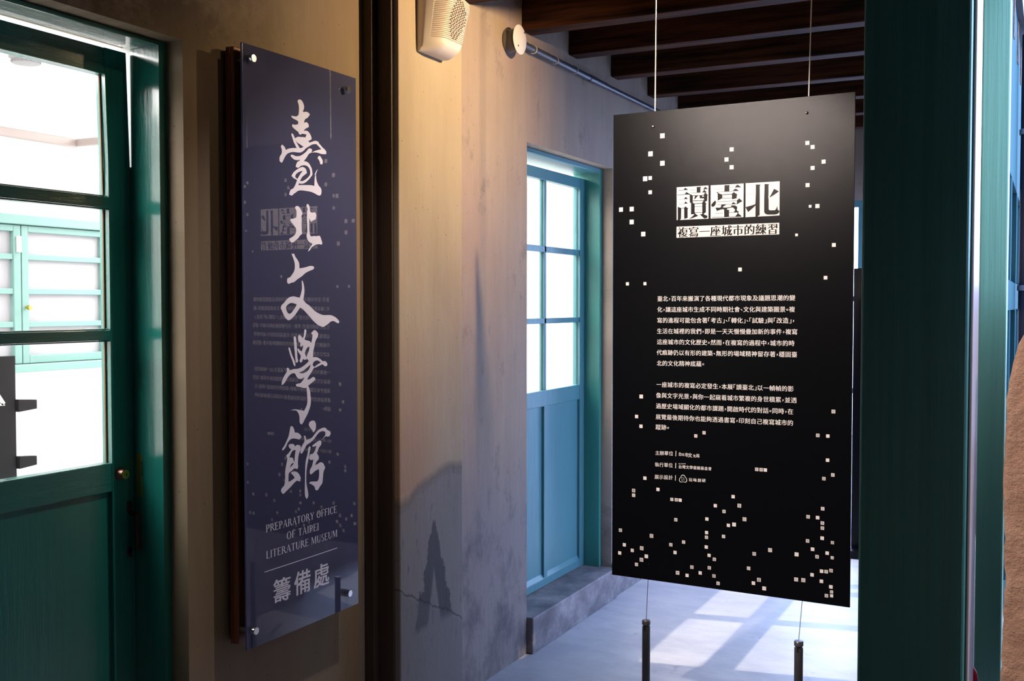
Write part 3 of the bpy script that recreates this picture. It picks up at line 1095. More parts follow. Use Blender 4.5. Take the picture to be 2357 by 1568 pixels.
PA = (630, 210, 13.065); PB = (630, 320, 11.2); PC = (640, 455, 10.81)
PD = (630, 575, 8.04); PE = (630, 745, 6.533); PF = (630, 955, 7.647)
S(PA, [(770, 250), (810, 258), (850, 300), (885, 370), (905, 440), (908, 495), (895, 550), (875, 600), (885, 630), (930, 622), (985, 620),
       (1030, 645), (1070, 680), (1075, 710), (1050, 750), (1010, 800), (950, 835), (925, 870), (905, 945), (950, 940), (975, 928),
       (1010, 955), (1040, 1000), (1048, 1060), (1035, 1085), (990, 1105), (935, 1140), (905, 1185), (915, 1200), (940, 1185),
       (985, 1190), (1040, 1225), (1085, 1290), (1120, 1360), (1132, 1435), (1110, 1460), (1035, 1497), (1070, 1550), (960, 1640),
       (880, 1660), (790, 1600), (700, 1540), (655, 1470), (645, 1420), (700, 1380), (760, 1370), (800, 1380), (850, 1410),
       (905, 1432), (940, 1400), (980, 1310), (970, 1300), (920, 1292), (870, 1280), (830, 1290), (793, 1308), (765, 1290),
       (745, 1260), (748, 1235), (690, 1190), (620, 1130), (565, 1075), (553, 1035), (560, 1005), (585, 995), (620, 1010),
       (680, 1005), (728, 990), (735, 960), (732, 915), (690, 875), (640, 850), (600, 830), (550, 790), (522, 745), (540, 738),
       (600, 750), (680, 760), (705, 740), (735, 725), (748, 680), (755, 600), (757, 500), (745, 400), (718, 320), (720, 285), (740, 258)])
S(PB, [(540, -20), (580, 60), (640, 105), (720, 140), (800, 175), (900, 180), (1000, 140), (1070, 133), (1100, 140), (1150, 190),
       (1220, 265), (1130, 285), (1040, 315), (965, 355), (1040, 345), (1120, 355), (1180, 375), (1240, 390), (1335, 392),
       (1345, 380), (1343, 315), (1300, 265), (1250, 220), (1200, 160), (1165, 120), (1140, 75), (1100, 55), (1050, 48),
       (990, 70), (915, 95), (885, 50), (900, 0), (800, -40), (700, -50)])
S(PB, [(215, 150), (245, 160), (290, 215), (318, 285), (370, 255), (440, 238), (520, 232), (590, 235), (560, 170), (520, 90),
       (490, 0), (472, -60), (455, -110), (467, -148), (490, -135), (520, -85), (550, 0), (580, 80), (625, 155), (670, 230),
       (720, 225), (760, 200), (800, 170), (880, 150), (935, 150), (930, 175), (880, 205), (820, 245), (770, 300), (700, 345),
       (620, 348), (500, 335), (420, 350), (350, 385), (300, 450), (260, 530), (225, 600), (205, 608), (160, 575), (155, 500),
       (165, 450), (210, 370), (215, 280), (200, 230), (190, 190)])
S(PB, [(435, 420), (460, 402), (500, 412), (560, 440), (620, 445), (690, 430), (770, 380), (840, 320), (880, 265), (915, 242),
       (960, 255), (985, 280), (975, 320), (960, 355), (920, 370), (890, 400), (860, 450), (820, 510), (770, 570), (800, 575),
       (860, 595), (910, 640), (950, 710), (975, 770), (988, 850), (992, 910), (970, 955), (920, 1020), (870, 1075), (830, 1110),
       (770, 1145), (715, 1155), (680, 1150), (650, 1140), (635, 1190), (760, 1188), (880, 1190), (960, 1195), (1040, 1210),
       (1042, 1140), (1045, 1060), (1055, 950), (1085, 950), (1090, 1030), (1110, 1110), (1150, 1200), (1200, 1260), (1222, 1320),
       (1220, 1400), (1200, 1445), (1170, 1460), (1120, 1445), (1050, 1405), (960, 1365), (860, 1345), (760, 1330), (680, 1325),
       (620, 1340), (560, 1385), (510, 1420), (480, 1455), (455, 1458), (400, 1430), (420, 1350), (450, 1300), (500, 1275),
       (540, 1215), (580, 1120), (600, 1055), (540, 1025), (500, 1000), (480, 970), (457, 965), (480, 910), (520, 850), (580, 800),
       (640, 760), (700, 730), (750, 722), (800, 750), (835, 800), (850, 880), (800, 920), (740, 970), (700, 1030), (675, 1085),
       (740, 1085), (800, 1055), (870, 1000), (920, 940), (935, 890), (930, 820), (910, 760), (870, 710), (810, 680), (750, 680),
       (690, 700), (625, 745), (565, 715), (580, 650), (610, 590), (650, 570), (685, 530), (640, 545), (590, 545), (530, 530),
       (480, 490), (445, 450)],
  [(550, 960), (580, 900), (640, 855), (700, 830), (745, 825), (700, 880), (650, 960), (612, 1030), (570, 1000)])
S(PB, [(1140, 455), (1165, 437), (1195, 450), (1225, 500), (1250, 550), (1255, 610), (1240, 655), (1190, 650), (1180, 590), (1150, 530), (1122, 500)])
S(PB, [(1058, 945), (1052, 905), (1078, 850), (1100, 810), (1130, 780), (1108, 830), (1088, 880), (1080, 940)])
S(PC, [(465, 208), (510, 220), (550, 270), (585, 340), (605, 405), (580, 460), (585, 560), (583, 700), (590, 840), (590, 900), (540, 950),
       (500, 1010), (440, 1060), (400, 1100), (335, 1115), (290, 1070), (278, 1030), (310, 1005), (380, 960), (430, 900), (450, 820),
       (440, 760), (390, 690), (330, 610), (303, 565), (315, 530), (370, 525), (450, 495), (458, 400), (450, 310), (420, 260), (430, 225)])
S(PC, [(730, 160), (760, 185), (780, 240), (785, 310), (800, 355), (850, 375), (890, 365), (925, 375), (943, 440), (935, 500), (920, 545),
       (860, 570), (820, 605), (790, 560), (770, 510), (770, 650), (770, 800), (785, 910), (820, 965), (880, 955), (950, 960),
       (1020, 950), (1050, 990), (1075, 1070), (1092, 1130), (1080, 1172), (1010, 1160), (950, 1165), (900, 1190), (860, 1215),
       (820, 1250), (800, 1290), (750, 1340), (740, 1340), (760, 1290), (790, 1240), (830, 1190), (850, 1150), (800, 1125),
       (750, 1085), (715, 1010), (705, 930), (722, 860), (720, 700), (712, 500), (718, 330), (730, 290), (705, 215), (708, 180)])
S(PD, [(330, 75), (378, 73), (400, 130), (440, 190), (468, 250), (475, 345), (540, 335), (600, 320), (670, 300), (720, 305), (745, 320),
       (735, 355), (700, 375), (640, 400), (580, 435), (520, 490), (440, 545), (375, 600), (330, 610), (280, 632), (255, 610),
       (250, 570), (262, 525), (300, 512), (340, 460), (375, 400), (390, 330), (385, 240), (365, 170)])
S(PD, [(515, 570), (530, 575), (552, 640), (565, 740), (560, 830), (545, 930), (590, 985), (650, 1030), (710, 1090), (770, 1145),
       (850, 1190), (920, 1210), (1040, 1210), (1100, 1230), (1160, 1270), (1210, 1330), (1190, 1365), (1150, 1345), (1100, 1320),
       (1050, 1330), (1010, 1365), (960, 1400), (915, 1428), (870, 1420), (810, 1390), (740, 1330), (680, 1260), (600, 1170),
       (540, 1105), (487, 1070), (440, 1140), (400, 1200), (340, 1270), (280, 1307), (240, 1285), (205, 1240), (180, 1190),
       (155, 1130), (137, 1080), (150, 1030), (195, 980), (240, 925), (290, 880), (370, 865), (430, 878), (480, 888), (500, 820), (520, 720)],
  [(425, 1015), (380, 995), (320, 985), (265, 1015), (232, 1060), (235, 1110), (260, 1165), (295, 1187), (335, 1160), (370, 1110), (400, 1065)])
S(PE, [(220, 370), (238, 355), (255, 400), (280, 480), (310, 550), (325, 600), (322, 648), (300, 620), (280, 560), (250, 480)])
S(PE, [(315, 188), (335, 210), (342, 280), (350, 400), (355, 500), (368, 565), (350, 590), (330, 580), (322, 500), (312, 400), (305, 290), (300, 210)])
S(PE, [(365, 200), (380, 163), (400, 180), (435, 220), (450, 180), (458, 95), (475, 85), (488, 105), (482, 160), (460, 240), (500, 255),
       (535, 265), (562, 290), (575, 220), (580, 170), (558, 145), (580, 120), (607, 98), (640, 115), (665, 150), (655, 200),
       (625, 260), (608, 340), (590, 430), (588, 505), (640, 505), (690, 530), (730, 565), (770, 565), (800, 600), (800, 630),
       (765, 643), (730, 615), (680, 635), (630, 660), (600, 670), (560, 740), (520, 800), (500, 845), (540, 835), (590, 802),
       (620, 820), (620, 845), (570, 890), (515, 935), (540, 1000), (550, 1080), (555, 1180), (545, 1250), (510, 1350), (470, 1430),
       (440, 1490), (420, 1520), (390, 1490), (385, 1400), (370, 1350), (340, 1310), (300, 1305), (250, 1305), (320, 1290),
       (400, 1302), (455, 1312), (490, 1240), (503, 1180), (500, 1080), (490, 965), (450, 970), (400, 955), (340, 945), (332, 915),
       (360, 903), (400, 895), (440, 850), (460, 805), (420, 830), (375, 830), (345, 800), (315, 750), (270, 755), (220, 800),
       (180, 870), (150, 910), (122, 925), (130, 860), (160, 790), (200, 720), (195, 680), (210, 660), (235, 680), (240, 705),
       (300, 685), (360, 680), (420, 655), (480, 610), (525, 565), (495, 525), (490, 540), (460, 545), (440, 530), (425, 570),
       (405, 590), (385, 565), (400, 520), (405, 480), (370, 430), (355, 390), (365, 368), (390, 400), (420, 420), (440, 350),
       (435, 325), (410, 350), (395, 340), (400, 290), (370, 270)],
  [(535, 350), (510, 355), (480, 400), (465, 450), (490, 510), (500, 470), (525, 410)],
  [(555, 615), (500, 660), (440, 710), (375, 738), (430, 750), (480, 730), (520, 700), (540, 660)],
  [(580, 620), (600, 575), (640, 555), (670, 560), (705, 585), (680, 600), (640, 625), (605, 655)])
S(PF, [(680, 102), (715, 112), (738, 160), (735, 240), (710, 295), (688, 310), (670, 270), (630, 215), (613, 175), (630, 125)])
S(PF, [(525, 370), (555, 370), (568, 440), (620, 430), (670, 400), (710, 350), (760, 285), (820, 245), (880, 225), (910, 235), (940, 270),
       (985, 295), (997, 330), (975, 375), (940, 385), (910, 378), (870, 415), (825, 450), (870, 405), (905, 350), (900, 300),
       (860, 285), (810, 300), (760, 350), (710, 420), (650, 480), (580, 530), (550, 580), (510, 660), (483, 688), (470, 670),
       (480, 590), (510, 520), (540, 460)])
S(PF, [(313, 200), (340, 215), (360, 260), (370, 312), (420, 318), (465, 350), (488, 390), (450, 432), (380, 420), (310, 425), (250, 490),
       (220, 560), (185, 612), (155, 630), (155, 600), (190, 545), (230, 460), (265, 370), (285, 270), (295, 215)])
S(PF, [(262, 540), (280, 520), (345, 515), (380, 558), (410, 530), (460, 540), (475, 570), (470, 620), (445, 680), (430, 760), (425, 860),
       (430, 920), (415, 957), (365, 945), (320, 985), (275, 1020), (262, 1080), (262, 1185), (330, 1145), (370, 1110), (345, 1070),
       (300, 1025), (340, 998), (400, 1005), (445, 1045), (475, 1110), (455, 1175), (410, 1160), (360, 1200), (300, 1270),
       (220, 1350), (175, 1392), (145, 1370), (132, 1330), (150, 1290), (190, 1240), (205, 1130), (205, 1000), (220, 900),
       (240, 775), (220, 720), (260, 680), (310, 610), (275, 580)],
  [(385, 620), (340, 630), (310, 670), (275, 755), (330, 755), (350, 800), (365, 835), (370, 740)],
  [(350, 845), (310, 870), (285, 935), (320, 900), (352, 862)])
S(PF, [(630, 550), (648, 575), (630, 660), (605, 800), (585, 900), (573, 1000), (570, 1140), (575, 1220), (600, 1360), (605, 1430),
       (578, 1485), (550, 1430), (545, 1300), (548, 1150), (550, 1000), (560, 820), (590, 700), (605, 590)])
S(PF, [(668, 548), (740, 490), (800, 452), (832, 465), (832, 520), (790, 580), (755, 680), (785, 730), (785, 780), (745, 830), (725, 890),
       (770, 865), (825, 835), (870, 860), (900, 930), (870, 1010), (860, 1110), (850, 1200), (810, 1260), (770, 1325), (730, 1325),
       (715, 1270), (680, 1235), (620, 1205), (640, 1180), (700, 1175), (760, 1170), (785, 1130), (795, 1040), (790, 955),
       (730, 985), (690, 1020), (655, 1048), (630, 1035), (635, 970), (670, 900), (695, 790), (640, 795), (615, 760), (640, 700),
       (690, 680), (725, 620), (745, 545), (690, 562)])
cal.build('calligraphy', M_letter, sheet, recalc=False)

# roman capitals with serifs, drawn as shapes in a unit-height box
TK, TN, SF = 0.135, 0.05, 0.035


def rect(a, b_, c_, d_):
    return [(a, c_), (b_, c_), (b_, d_), (a, d_)]


def stem(x_, w=TK, z0=0.0, z1=1.0, sb_=True, st_=True):
    r = [rect(x_, x_ + w, z0, z1)]
    if sb_: r.append([(x_ - .07, z0), (x_ + w + .07, z0), (x_ + w, z0 + SF), (x_, z0 + SF)])
    if st_: r.append([(x_ - .07, z1), (x_, z1 - SF), (x_ + w, z1 - SF), (x_ + w + .07, z1)])
    return r


def arc(cx_, cz_, rx, rz, a0_, a1_, thick, thin, n_=14):
    """band between an ellipse and a narrower one: thick at the sides, thin at top and bottom"""
    o_, i_ = [], []
    for k in range(n_ + 1):
        a = math.radians(a0_ + (a1_ - a0_) * k / n_)
        o_.append((cx_ + rx * math.cos(a), cz_ + rz * math.sin(a)))
        i_.append((cx_ + (rx - thick) * math.cos(a), cz_ + (rz - thin) * math.sin(a)))
    return [o_ + i_[::-1]]


def bar(x0_, x1_, z_, t_=TN):
    return [rect(x0_, x1_, z_ - t_ / 2, z_ + t_ / 2)]


LET = {
    'P': (0.62, stem(.08) + bar(.2, .32, .975) + bar(.2, .32, .47) + arc(.30, .7225, .27, .2775, -90, 90, TK, TN)),
    'R': (0.72, stem(.08) + bar(.2, .32, .975) + bar(.2, .32, .50) + arc(.30, .7375, .25, .2625, -90, 90, TK, TN) +
          [[(.30, .50), (.43, .50), (.74, .03), (.80, 0), (.60, 0)]]),
    'E': (0.62, stem(.08) + bar(.2, .55, .975) + bar(.2, .47, .52) + bar(.2, .58, .025) +
          [rect(.52, .56, .86, 1), rect(.55, .60, 0, .15), rect(.44, .47, .45, .59)]),
    'F': (0.58, stem(.08) + bar(.2, .55, .975) + bar(.2, .47, .52) + [rect(.52, .56, .86, 1), rect(.44, .47, .45, .59)]),
    'L': (0.58, stem(.08) + bar(.2, .55, .025) + [rect(.52, .57, 0, .16)]),
    'I': (0.32, stem(.09)),
    'T': (0.66, stem(.26, st_=False) + bar(.04, .62, .975) + [rect(.03, .07, .85, 1), rect(.59, .63, .85, 1)]),
    'A': (0.74, [[(.33, 1.02), (.40, 1.02), (.70, 0), (.55, 0)], [(.33, 1.02), (.37, .96), (.12, 0), (.07, 0)]] + bar(.17, .55, .36) +
          [rect(-.01, .20, 0, .03), rect(.48, .77, 0, .03)]),
    'Y': (0.70, stem(.28, z1=.45, st_=False) + [[(.28, .48), (.42, .40), (.17, 1), (.03, 1)], [(.34, .46), (.40, .42), (.64, 1), (.58, 1)]] +
          [rect(-.02, .22, .97, 1), rect(.52, .70, .97, 1)]),
    'O': (0.80, arc(.40, .5, .36, .52, 0, 360, TK, TN, 36)),
    'C': (0.70, arc(.40, .5, .36, .52, 50, 310, TK, TN, 26) + [rect(.61, .65, .72, .96), rect(.62, .65, .07, .2)]),
    'U': (0.74, stem(.09, z0=.3, sb_=False) + stem(.57, w=.05, z0=.3, sb_=False) + arc(.355, .33, .265, .35, 180, 360, .11, TN)),
    'M': (0.90, stem(.08, w=.05) + stem(.70, w=TK) + [[(.08, 1), (.24, 1), (.49, .12), (.42, 0)], [(.42, 0), (.47, .1), (.74, 1), (.69, 1)]]),
    'S': (0.52, arc(.27, .74, .20, .28, 60, 270, .11, TN) + arc(.25, .27, .22, .29, -120, 90, .12, TN) + [rect(.42, .45, .8, .97), rect(.04, .07, .03, .2)]),
    ' ': (0.34, []),
}


def roman(mb_, text, p0, p1, cap, fn):
    tot = sum(LET[c_][0] for c_ in text) + 0.05 * (len(text) - 1)
    (y0_, z0__), (y1_, z1__) = p0, p1
    sx_ = (y1_ - y0_) / tot
    x_ = 0
    for ch in text:
        w_, loops = LET[ch]
        for lp in loops:
            if not lp: continue
            q = [(y0_ + (x_ + a) * sx_, z0__ + (z1__ - z0__) * (x_ / tot) + b_ * cap) for a, b_ in lp]
            if len(q) > 30:   # closed ring: build as quads
                h_ = len(q) // 2
                for k in range(h_ - 1):
                    mb_.poly([fn(*q[k]), fn(*q[k + 1]), fn(*q[-k - 2]), fn(*q[-k - 1])])
            elif len(q) > 8:
                h_ = len(q) // 2
                for k in range(h_ - 1):
                    mb_.poly([fn(*q[k]), fn(*q[k + 1]), fn(*q[-k - 2]), fn(*q[-k - 1])])
            else:
                mb_.poly([fn(*r_) for r_ in q])
        x_ += w_ + 0.05


sfn = lambda y, z: (sgx(y, .0006), y, z)
rm = MB()
b0, b1 = sgn(613.5, 1226.7), sgn(774.5, 1181.3)
cap = sgn(613.5, 1209.2)[1] - b0[1]
roman(rm, 'PREPARATORY OFFICE', b0, (b1[0], b0[1]), cap, sfn)
rm.build('text_line', M_letter, sheet, recalc=False)
rm = MB()
b2_ = sgn(660, 1242.5)
roman(rm, 'OF TAIPEI', b2_, (sgn(733.5, 1221.6)[0], b2_[1]), cap, sfn)
rm.build('text_line', M_letter, sheet, recalc=False)
rm = MB()
b3_ = sgn(614, 1287.4)
roman(rm, 'LITERATURE MUSEUM', b3_, (sgn(775.5, 1236.4)[0], b3_[1]), cap, sfn)
rm.build('text_line', M_letter, sheet, recalc=False)
rm = MB()
r0, r1 = sgn(610.2, 1317.7), sgn(775.5, 1261.1)
rl = MB()
for k in range(10):
    ya, yb2 = r0[0] + (r1[0] - r0[0]) * k / 10, r0[0] + (r1[0] - r0[0]) * (k + 1) / 10
    rl.poly([sfn(ya, r0[1] - .0012), sfn(yb2, r0[1] - .0012), sfn(yb2, r0[1] + .0012), sfn(ya, r0[1] + .0012)])
bc = MB()
for ch, (xl, xr, yt, yb_) in zip('籌備處', ((513, 660, 638, 850), (697, 838, 570, 778), (870, 1005, 513, 712))):
    l_ = sgn(500 + xl / 3.92, 1168 + (yt + yb_) / 2 / 3.92); r_ = sgn(500 + xr / 3.92, 1168 + (yt + yb_) / 2 / 3.92)
    xm = 500 + (xl + xr) / 2 / 3.92
    tp, bt = sgn(xm, 1168 + yt / 3.92)[1], sgn(xm, 1168 + yb_ / 3.92)[1]
    vf = glyph(ch)
    ax = [v[0] for v in vf[0]]; az = [v[1] for v in vf[0]]
    lx, hx, lz, hz_ = min(ax), max(ax), min(az), max(az)
    for q_, (dx, dz_) in enumerate(((-.016, -.009), (.016, -.009), (-.016, .009), (.016, .009), (0, 0))):
        add2d(bc, vf, lambda a, b_: (sgx(l_[0] + ((a + dx) - lx) / (hx - lx) * (r_[0] - l_[0]), .0006 + .00003 * q_),
                                     l_[0] + ((a + dx) - lx) / (hx - lx) * (r_[0] - l_[0]),
                                     bt + (b_ + dz_ - lz) / (hz_ - lz) * (tp - bt)))
rl.build('rule_line', M_letter, sheet, recalc=False)
bc.build('large_characters', M_letter, sheet, recalc=False)

# ------------------------------------------------------------------ black hanging board
DEP = 3.97
PA_ = CAM + ray(1412, 265) * DEP
r_ = ray(1969, 211)
PC_ = CAM + r_ * ((PA_.z - CAM.z) / r_.z)
U_ = Vector((PC_.x - PA_.x, PC_.y - PA_.y, 0))
WB = U_.length
U_.normalize()
NRM = Vector((U_.y, -U_.x, 0))           # towards the camera side
rb_ = ray(1401, 1323)
PB_z = CAM.z + rb_.z * ((PA_.xy - CAM.xy).length / Vector((rb_.x, rb_.y)).length)
HB = PA_.z - PB_z
O_ = Vector((PA_.x, PA_.y, PB_z))


def bp(u, v, off=0.0):
    return O_ + U_ * u + Vector((0, 0, v)) + NRM * off


def buv(px, py):
    r = ray(px, py)
    p_ = CAM + r * ((O_ - CAM).dot(NRM) / r.dot(NRM))
    return (p_ - O_).dot(U_), p_.z - O_.z


hp = empty('hanging_board', O_ + U_ * (WB / 2))
tag(hp, 'large matt black exhibition board with white Chinese text hung on cables', 'board')
m = MB().box(0, WB, -.006, 0, 0, HB, lambda X, Y, Z: bp(X, Z, Y))
bpan = m.build('panel', M_blackpanel, hp, bevel=0.0008)

# white print: title boxes, squares, body text
OFF1, OFF2 = 0.0006, 0.0012
pr = MB()


def pquad(pxs, off=OFF1, mb_=None):
    (mb_ or pr).poly([bp(*buv(*q), off) for q in pxs])


pquad([(1557.7, 431.3), (1630.8, 427.0), (1630.8, 503.5), (1557.5, 506.8)])
pquad([(1635.9, 426.8), (1711.8, 422.5), (1711.3, 500.0), (1635.7, 503.2)])
pquad([(1716.4, 422.0), (1794.8, 417.4), (1794.2, 496.0), (1716.0, 500.2)])
pquad([(1557.3, 522.0), (1793.7, 512.9), (1793.7, 539.5), (1557.1, 547.6)])
sq = []
for (ox, oy, sc), L_ in (
    ((1400, 200, 4.064), [(507, 458, 42), (396, 627, 42), (507, 715, 42), (1155, 585, 37), (1107, 680, 37), (1155, 752, 37), (1863, 525, 37),
                          (1912, 563, 37), (1912, 759, 37), (2015, 700, 38), (346, 860, 41), (393, 853, 33)]),
    ((1400, 380, 4.064), [(393, 255, 33), (120, 417, 37), (220, 412, 39), (220, 533, 39), (328, 646, 40), (1865, 188, 37), (1889, 386, 25),
                          (1957, 384, 38), (1762, 654, 25), (2111, 748, 36), (2033, 1054, 34), (1233, 977, 34), (180, 1112, 28), (344, 1110, 28)]),
    ((1390, 900, 5.227), [(450, 68, 43), (394, 308, 38), (447, 426, 38), (1106, 542, 38), (1206, 504, 38), (494, 1050, 38), (358, 1199, 38),
                          (358, 1256, 38), (651, 1185, 38)]),
    ((1390, 1130, 5.807), [(909, 115, 40), (968, 120, 42), (1020, 125, 42), (1490, 199, 43), (1606, 276, 43), (962, 387, 42), (1377, 377, 43),
                           (222, 527, 41), (637, 603, 47), (274, 722, 41), (380, 797, 41), (506, 768, 47), (212, 831, 41), (568, 876, 46),
                           (503, 922, 47), (436, 984, 41), (1373, 559, 42), (1372, 622, 42), (1600, 610, 43), (1369, 752, 43), (1066, 686, 42),
                           (895, 721, 42), (952, 825, 42), (1407, 863, 42), (1477, 916, 43), (1177, 1021, 43), (1288, 1098, 43),
                           (1410, 1030, 43), (986, 1096, 47), (1113, 1131, 42), (1472, 1139, 43), (1527, 1237, 44), (1665, 462, 43)]),
    ((1670, 1130, 5.806), [(102, 78, 44), (185, 199, 49), (254, 380, 50), (115, 451, 50), (384, 843, 46), (596, 793, 52),
                           (950, 850, 53), (309, 1036, 45), (447, 1190, 50), (373, 1234, 46), (517, 1305, 51), (1299, 239, 47), (1104, 347, 47),
                           (1231, 359, 47), (1295, 432, 47), (1295, 499, 46), (1292, 633, 48), (1097, 670, 46), (1429, 693, 42), (1164, 781, 48),
                           (1359, 833, 47), (1426, 895, 42), (1224, 881, 47), (1284, 1075, 47), (1346, 1081, 47), (1411, 1067, 47),
                           (1157, 1123, 47), (944, 1185, 52), (1040, 1195, 53), (1282, 1209, 47), (1408, 1284, 48), (1418, 1352, 42),
                           (1349, 1402, 47), (1418, 1404, 42)]),
    ((1480, 860, 5.808), [(1521, 1282, 45), (1580, 1286, 45), (1636, 1290, 45)]),
    ((0, 0, 1.0), [(1918.5, 947.5, 8.6), (1882.5, 1002.5, 8), (1905.5, 1004, 8), (1905, 1059.5, 8), (1896.5, 1102, 8), (1917, 1093.5, 8)]),
):
    for a, b_, s_ in L_:
        sq.append((ox + a / sc, oy + b_ / sc, s_ / sc))
fp = MB()
chs = '松山療養信義時代自夕臺北城市香春善佛樹物園觀'
for i, (a, b_, s_) in enumerate(sq):
    u0, v0 = buv(a - s_ / 2, b_)
    u1, v1 = buv(a + s_ / 2, b_)
    uc_, vc_ = (u0 + u1) / 2, (v0 + v1) / 2
    h_ = (u1 - u0) / 2
    pr.poly([bp(uc_ - h_, vc_ - h_, OFF1), bp(uc_ + h_, vc_ - h_, OFF1), bp(uc_ + h_, vc_ + h_, OFF1), bp(uc_ - h_, vc_ + h_, OFF1)])
    if b_ > 940 and (i * 7) % 10 < 6:
        vf = glyph(chs[i % len(chs)])
        add2d(fp, vf, lambda x_, z_: bp(uc_ + (x_ - .5) * h_ * 1.7, vc_ + (z_ - .38) * h_ * 1.7, OFF2))
W2 = {'，': .5, '。': .5, '、': .5, '「': .5, '」': .5, '｜': .5}
SHIFT = {'，': .09, '。': .02, '、': .0, '「': -.48, '」': .0}


def line(mb_, text, p0, p1, fn_off=OFF1, off=0.0, size=1.0, dil=(0,), aspect=1.0):
    a, b_ = Vector(buv(*p0)), Vector(buv(*p1))
    tot = sum(W2.get(c_, 1) for c_ in text)
    d_ = (b_ - a)
    s_ = d_.length / tot
    d_.normalize()
    pos = 0
    for ch in text:
        w_ = W2.get(ch, 1)
        vf = glyph(ch, off)
        sh = SHIFT.get(ch, 0)
        xs = [v[0] for v in vf[0]]
        if ch in W2:
            mid = (min(xs) + max(xs)) / 2
            ox_ = pos + w_ / 2 - mid
        else:
            ox_ = pos + 0.5 - 0.5
        for qd, dx in enumerate(dil):
            def f_(gx, gz, ox_=ox_, dx=dx, qd=qd):
                cxx = pos + w_ / 2
                X = cxx + (gx + ox_ - cxx) * size + dx
                Zc = (gz - .38) * size * aspect
                if ch in '，。、':
                    Zc += 0.22
                q = a + d_ * (X * s_)
                return bp(q.x, q.y + Zc * s_, fn_off + qd * .00003)
            add2d(mb_, vf, f_)
        pos += w_


BODY = [
    ('臺北，百年來搬演了各種現代都市現象及議題思潮的變', (1512.6, 687.8), (1831, 685.6)),
    ('化，讓這座城市生成不同時期社會、文化與建築圖景。複', (1512.6, 712.6), (1830.3, 712.1)),
    ('寫的進程可能包含著「考古」、「轉化」、「試驗」與「改造」，', (1512.2, 737.4), (1830, 738)),
    ('生活在城裡的我們，即是一天天慢慢疊加新的事件，複寫', (1511.8, 762.3), (1836.2, 763.9)),
    ('這座城市的文化歷史。然而，在複寫的過程中，城市的時', (1511.8, 787), (1829.3, 790.4)),
    ('代痕跡仍以有形的建築、無形的場域精神留存著，穩固臺', (1511.3, 811.4), (1835.6, 816.3)),
    ('北的文化精神底蘊。', (1511.3, 836.2), (1622, 837.9)),
    ('一座城市的複寫必定發生，本展「讀臺北」以一幀幀的影', (1510.6, 885), (1827.5, 895.3)),
    ('像與文字光景，與你一起窺看城市繁複的身世積累，並透', (1509.8, 910), (1834.5, 921.6)),
    ('過歷史場域顯化的都市課題，開啟時代的對話。同時，在', (1509.6, 934.4), (1826.8, 947.8)),
    ('展覽最後期待你也能夠透過書寫，印刻自己複寫城市的', (1509, 959.5), (1826.4, 974)),
    ('蹤跡。', (1508.7, 983.1), (1541, 984.3)),
]
for tx, p0, p1 in BODY:
    line(pr, tx, p0, p1, size=0.98, dil=(-.011, .011))
for tx, p0, p1 in (('主辦單位', (1507.8, 1042.5), (1549.9, 1044.2)), ('執行單位', (1507.2, 1069.4), (1549.2, 1071.4)),
                   ('展示設計', (1506.5, 1097.6), (1549.2, 1099.7)), ('台灣文學發展基金會', (1561.4, 1074.5), (1638.4, 1079.3))):
    line(pr, tx, p0, p1, size=0.98, dil=(-.02, .02) if '台' in tx else (-.006, .006))
line(pr, '玩味創研', (1584.8, 1104.3), (1625.2, 1106.6), size=0.84, dil=(-.018, .018))
# script signature: slightly uneven brush characters
for ch, a, b_, s_ in (('台', 1565.6, 1045.4, 8.6), ('北', 1572.4, 1046.6, 6.6), ('市', 1580.5, 1047.0, 9.6),
                      ('文', 1588.6, 1048.0, 10.5), ('化', 1598.6, 1049.6, 7.2), ('局', 1606.4, 1049.0, 9.0)):
    line(pr, ch, (a - s_ / 2, b_ - .2), (a + s_ / 2, b_ + .5), size=0.95, dil=(-.02, .02), aspect=1.05)
for x_, y0_, y1_ in ((1556.0, 1038.2, 1050.5), (1555.6, 1066, 1078.2), (1555.0, 1094.2, 1106.6)):
    pquad([(x_ - .75, y0_), (x_ + .75, y0_), (x_ + .35, y1_), (x_ - 1.05, y1_)])
for x_ in (1563.4, 1567.9, 1572.2, 1576.6):
    pquad([(x_ - 1.0, 1066.8), (x_ + 1.0, 1066.9), (x_ + 1.0, 1068.9), (x_ - 1.0, 1068.8)])
# three-lobed logo ring with its four small letters
ringp = [(365, 1125), (430, 1150), (460, 1210), (500, 1260), (520, 1320), (505, 1385), (450, 1418), (370, 1395), (300, 1410), (240, 1385),
         (215, 1320), (235, 1260), (275, 1210), (300, 1150)]
cxr, cyr = 367, 1285
sl = smoothloop([(a, b_) for a, b_ in ringp], 5)
for k in range(len(sl)):
    q0, q1 = sl[k], sl[(k + 1) % len(sl)]
    inn = lambda q: (cxr + (q[0] - cxr) * 0.86, cyr + (q[1] - cyr) * 0.86)
    pquad([(1550 + q[0] / 16.5, 1025 + q[1] / 16.5) for q in (q0, q1, inn(q1), inn(q0))])
for ch, a, b_ in (('P', 330, 1240), ('L', 402, 1245), ('A', 330, 1320), ('Y', 405, 1322)):
    x_, y_ = 1550 + a / 16.5, 1025 + b_ / 16.5
    u0, v0 = buv(x_, y_)
    add2d(pr, glyph(ch, .02), lambda gx, gz: bp(u0 + (gx - .3) * .0068, v0 + (gz - .34) * .0068, OFF1))
pr.build('white_print', M_print, bpan, recalc=False)
fp.build('faint_characters', M_faint, bpan, recalc=False)['kind'] = 'stuff'

# black display characters inside the title boxes
ik = MB()


def T(org, *loops):
    ox, oy = org
    q = [[buv(ox + a / 15.68, oy + b_ / 15.68) for a, b_ in lp] for lp in loops]
    add2d(ik, fill2d(q), lambda u, v: bp(u, v, OFF2))


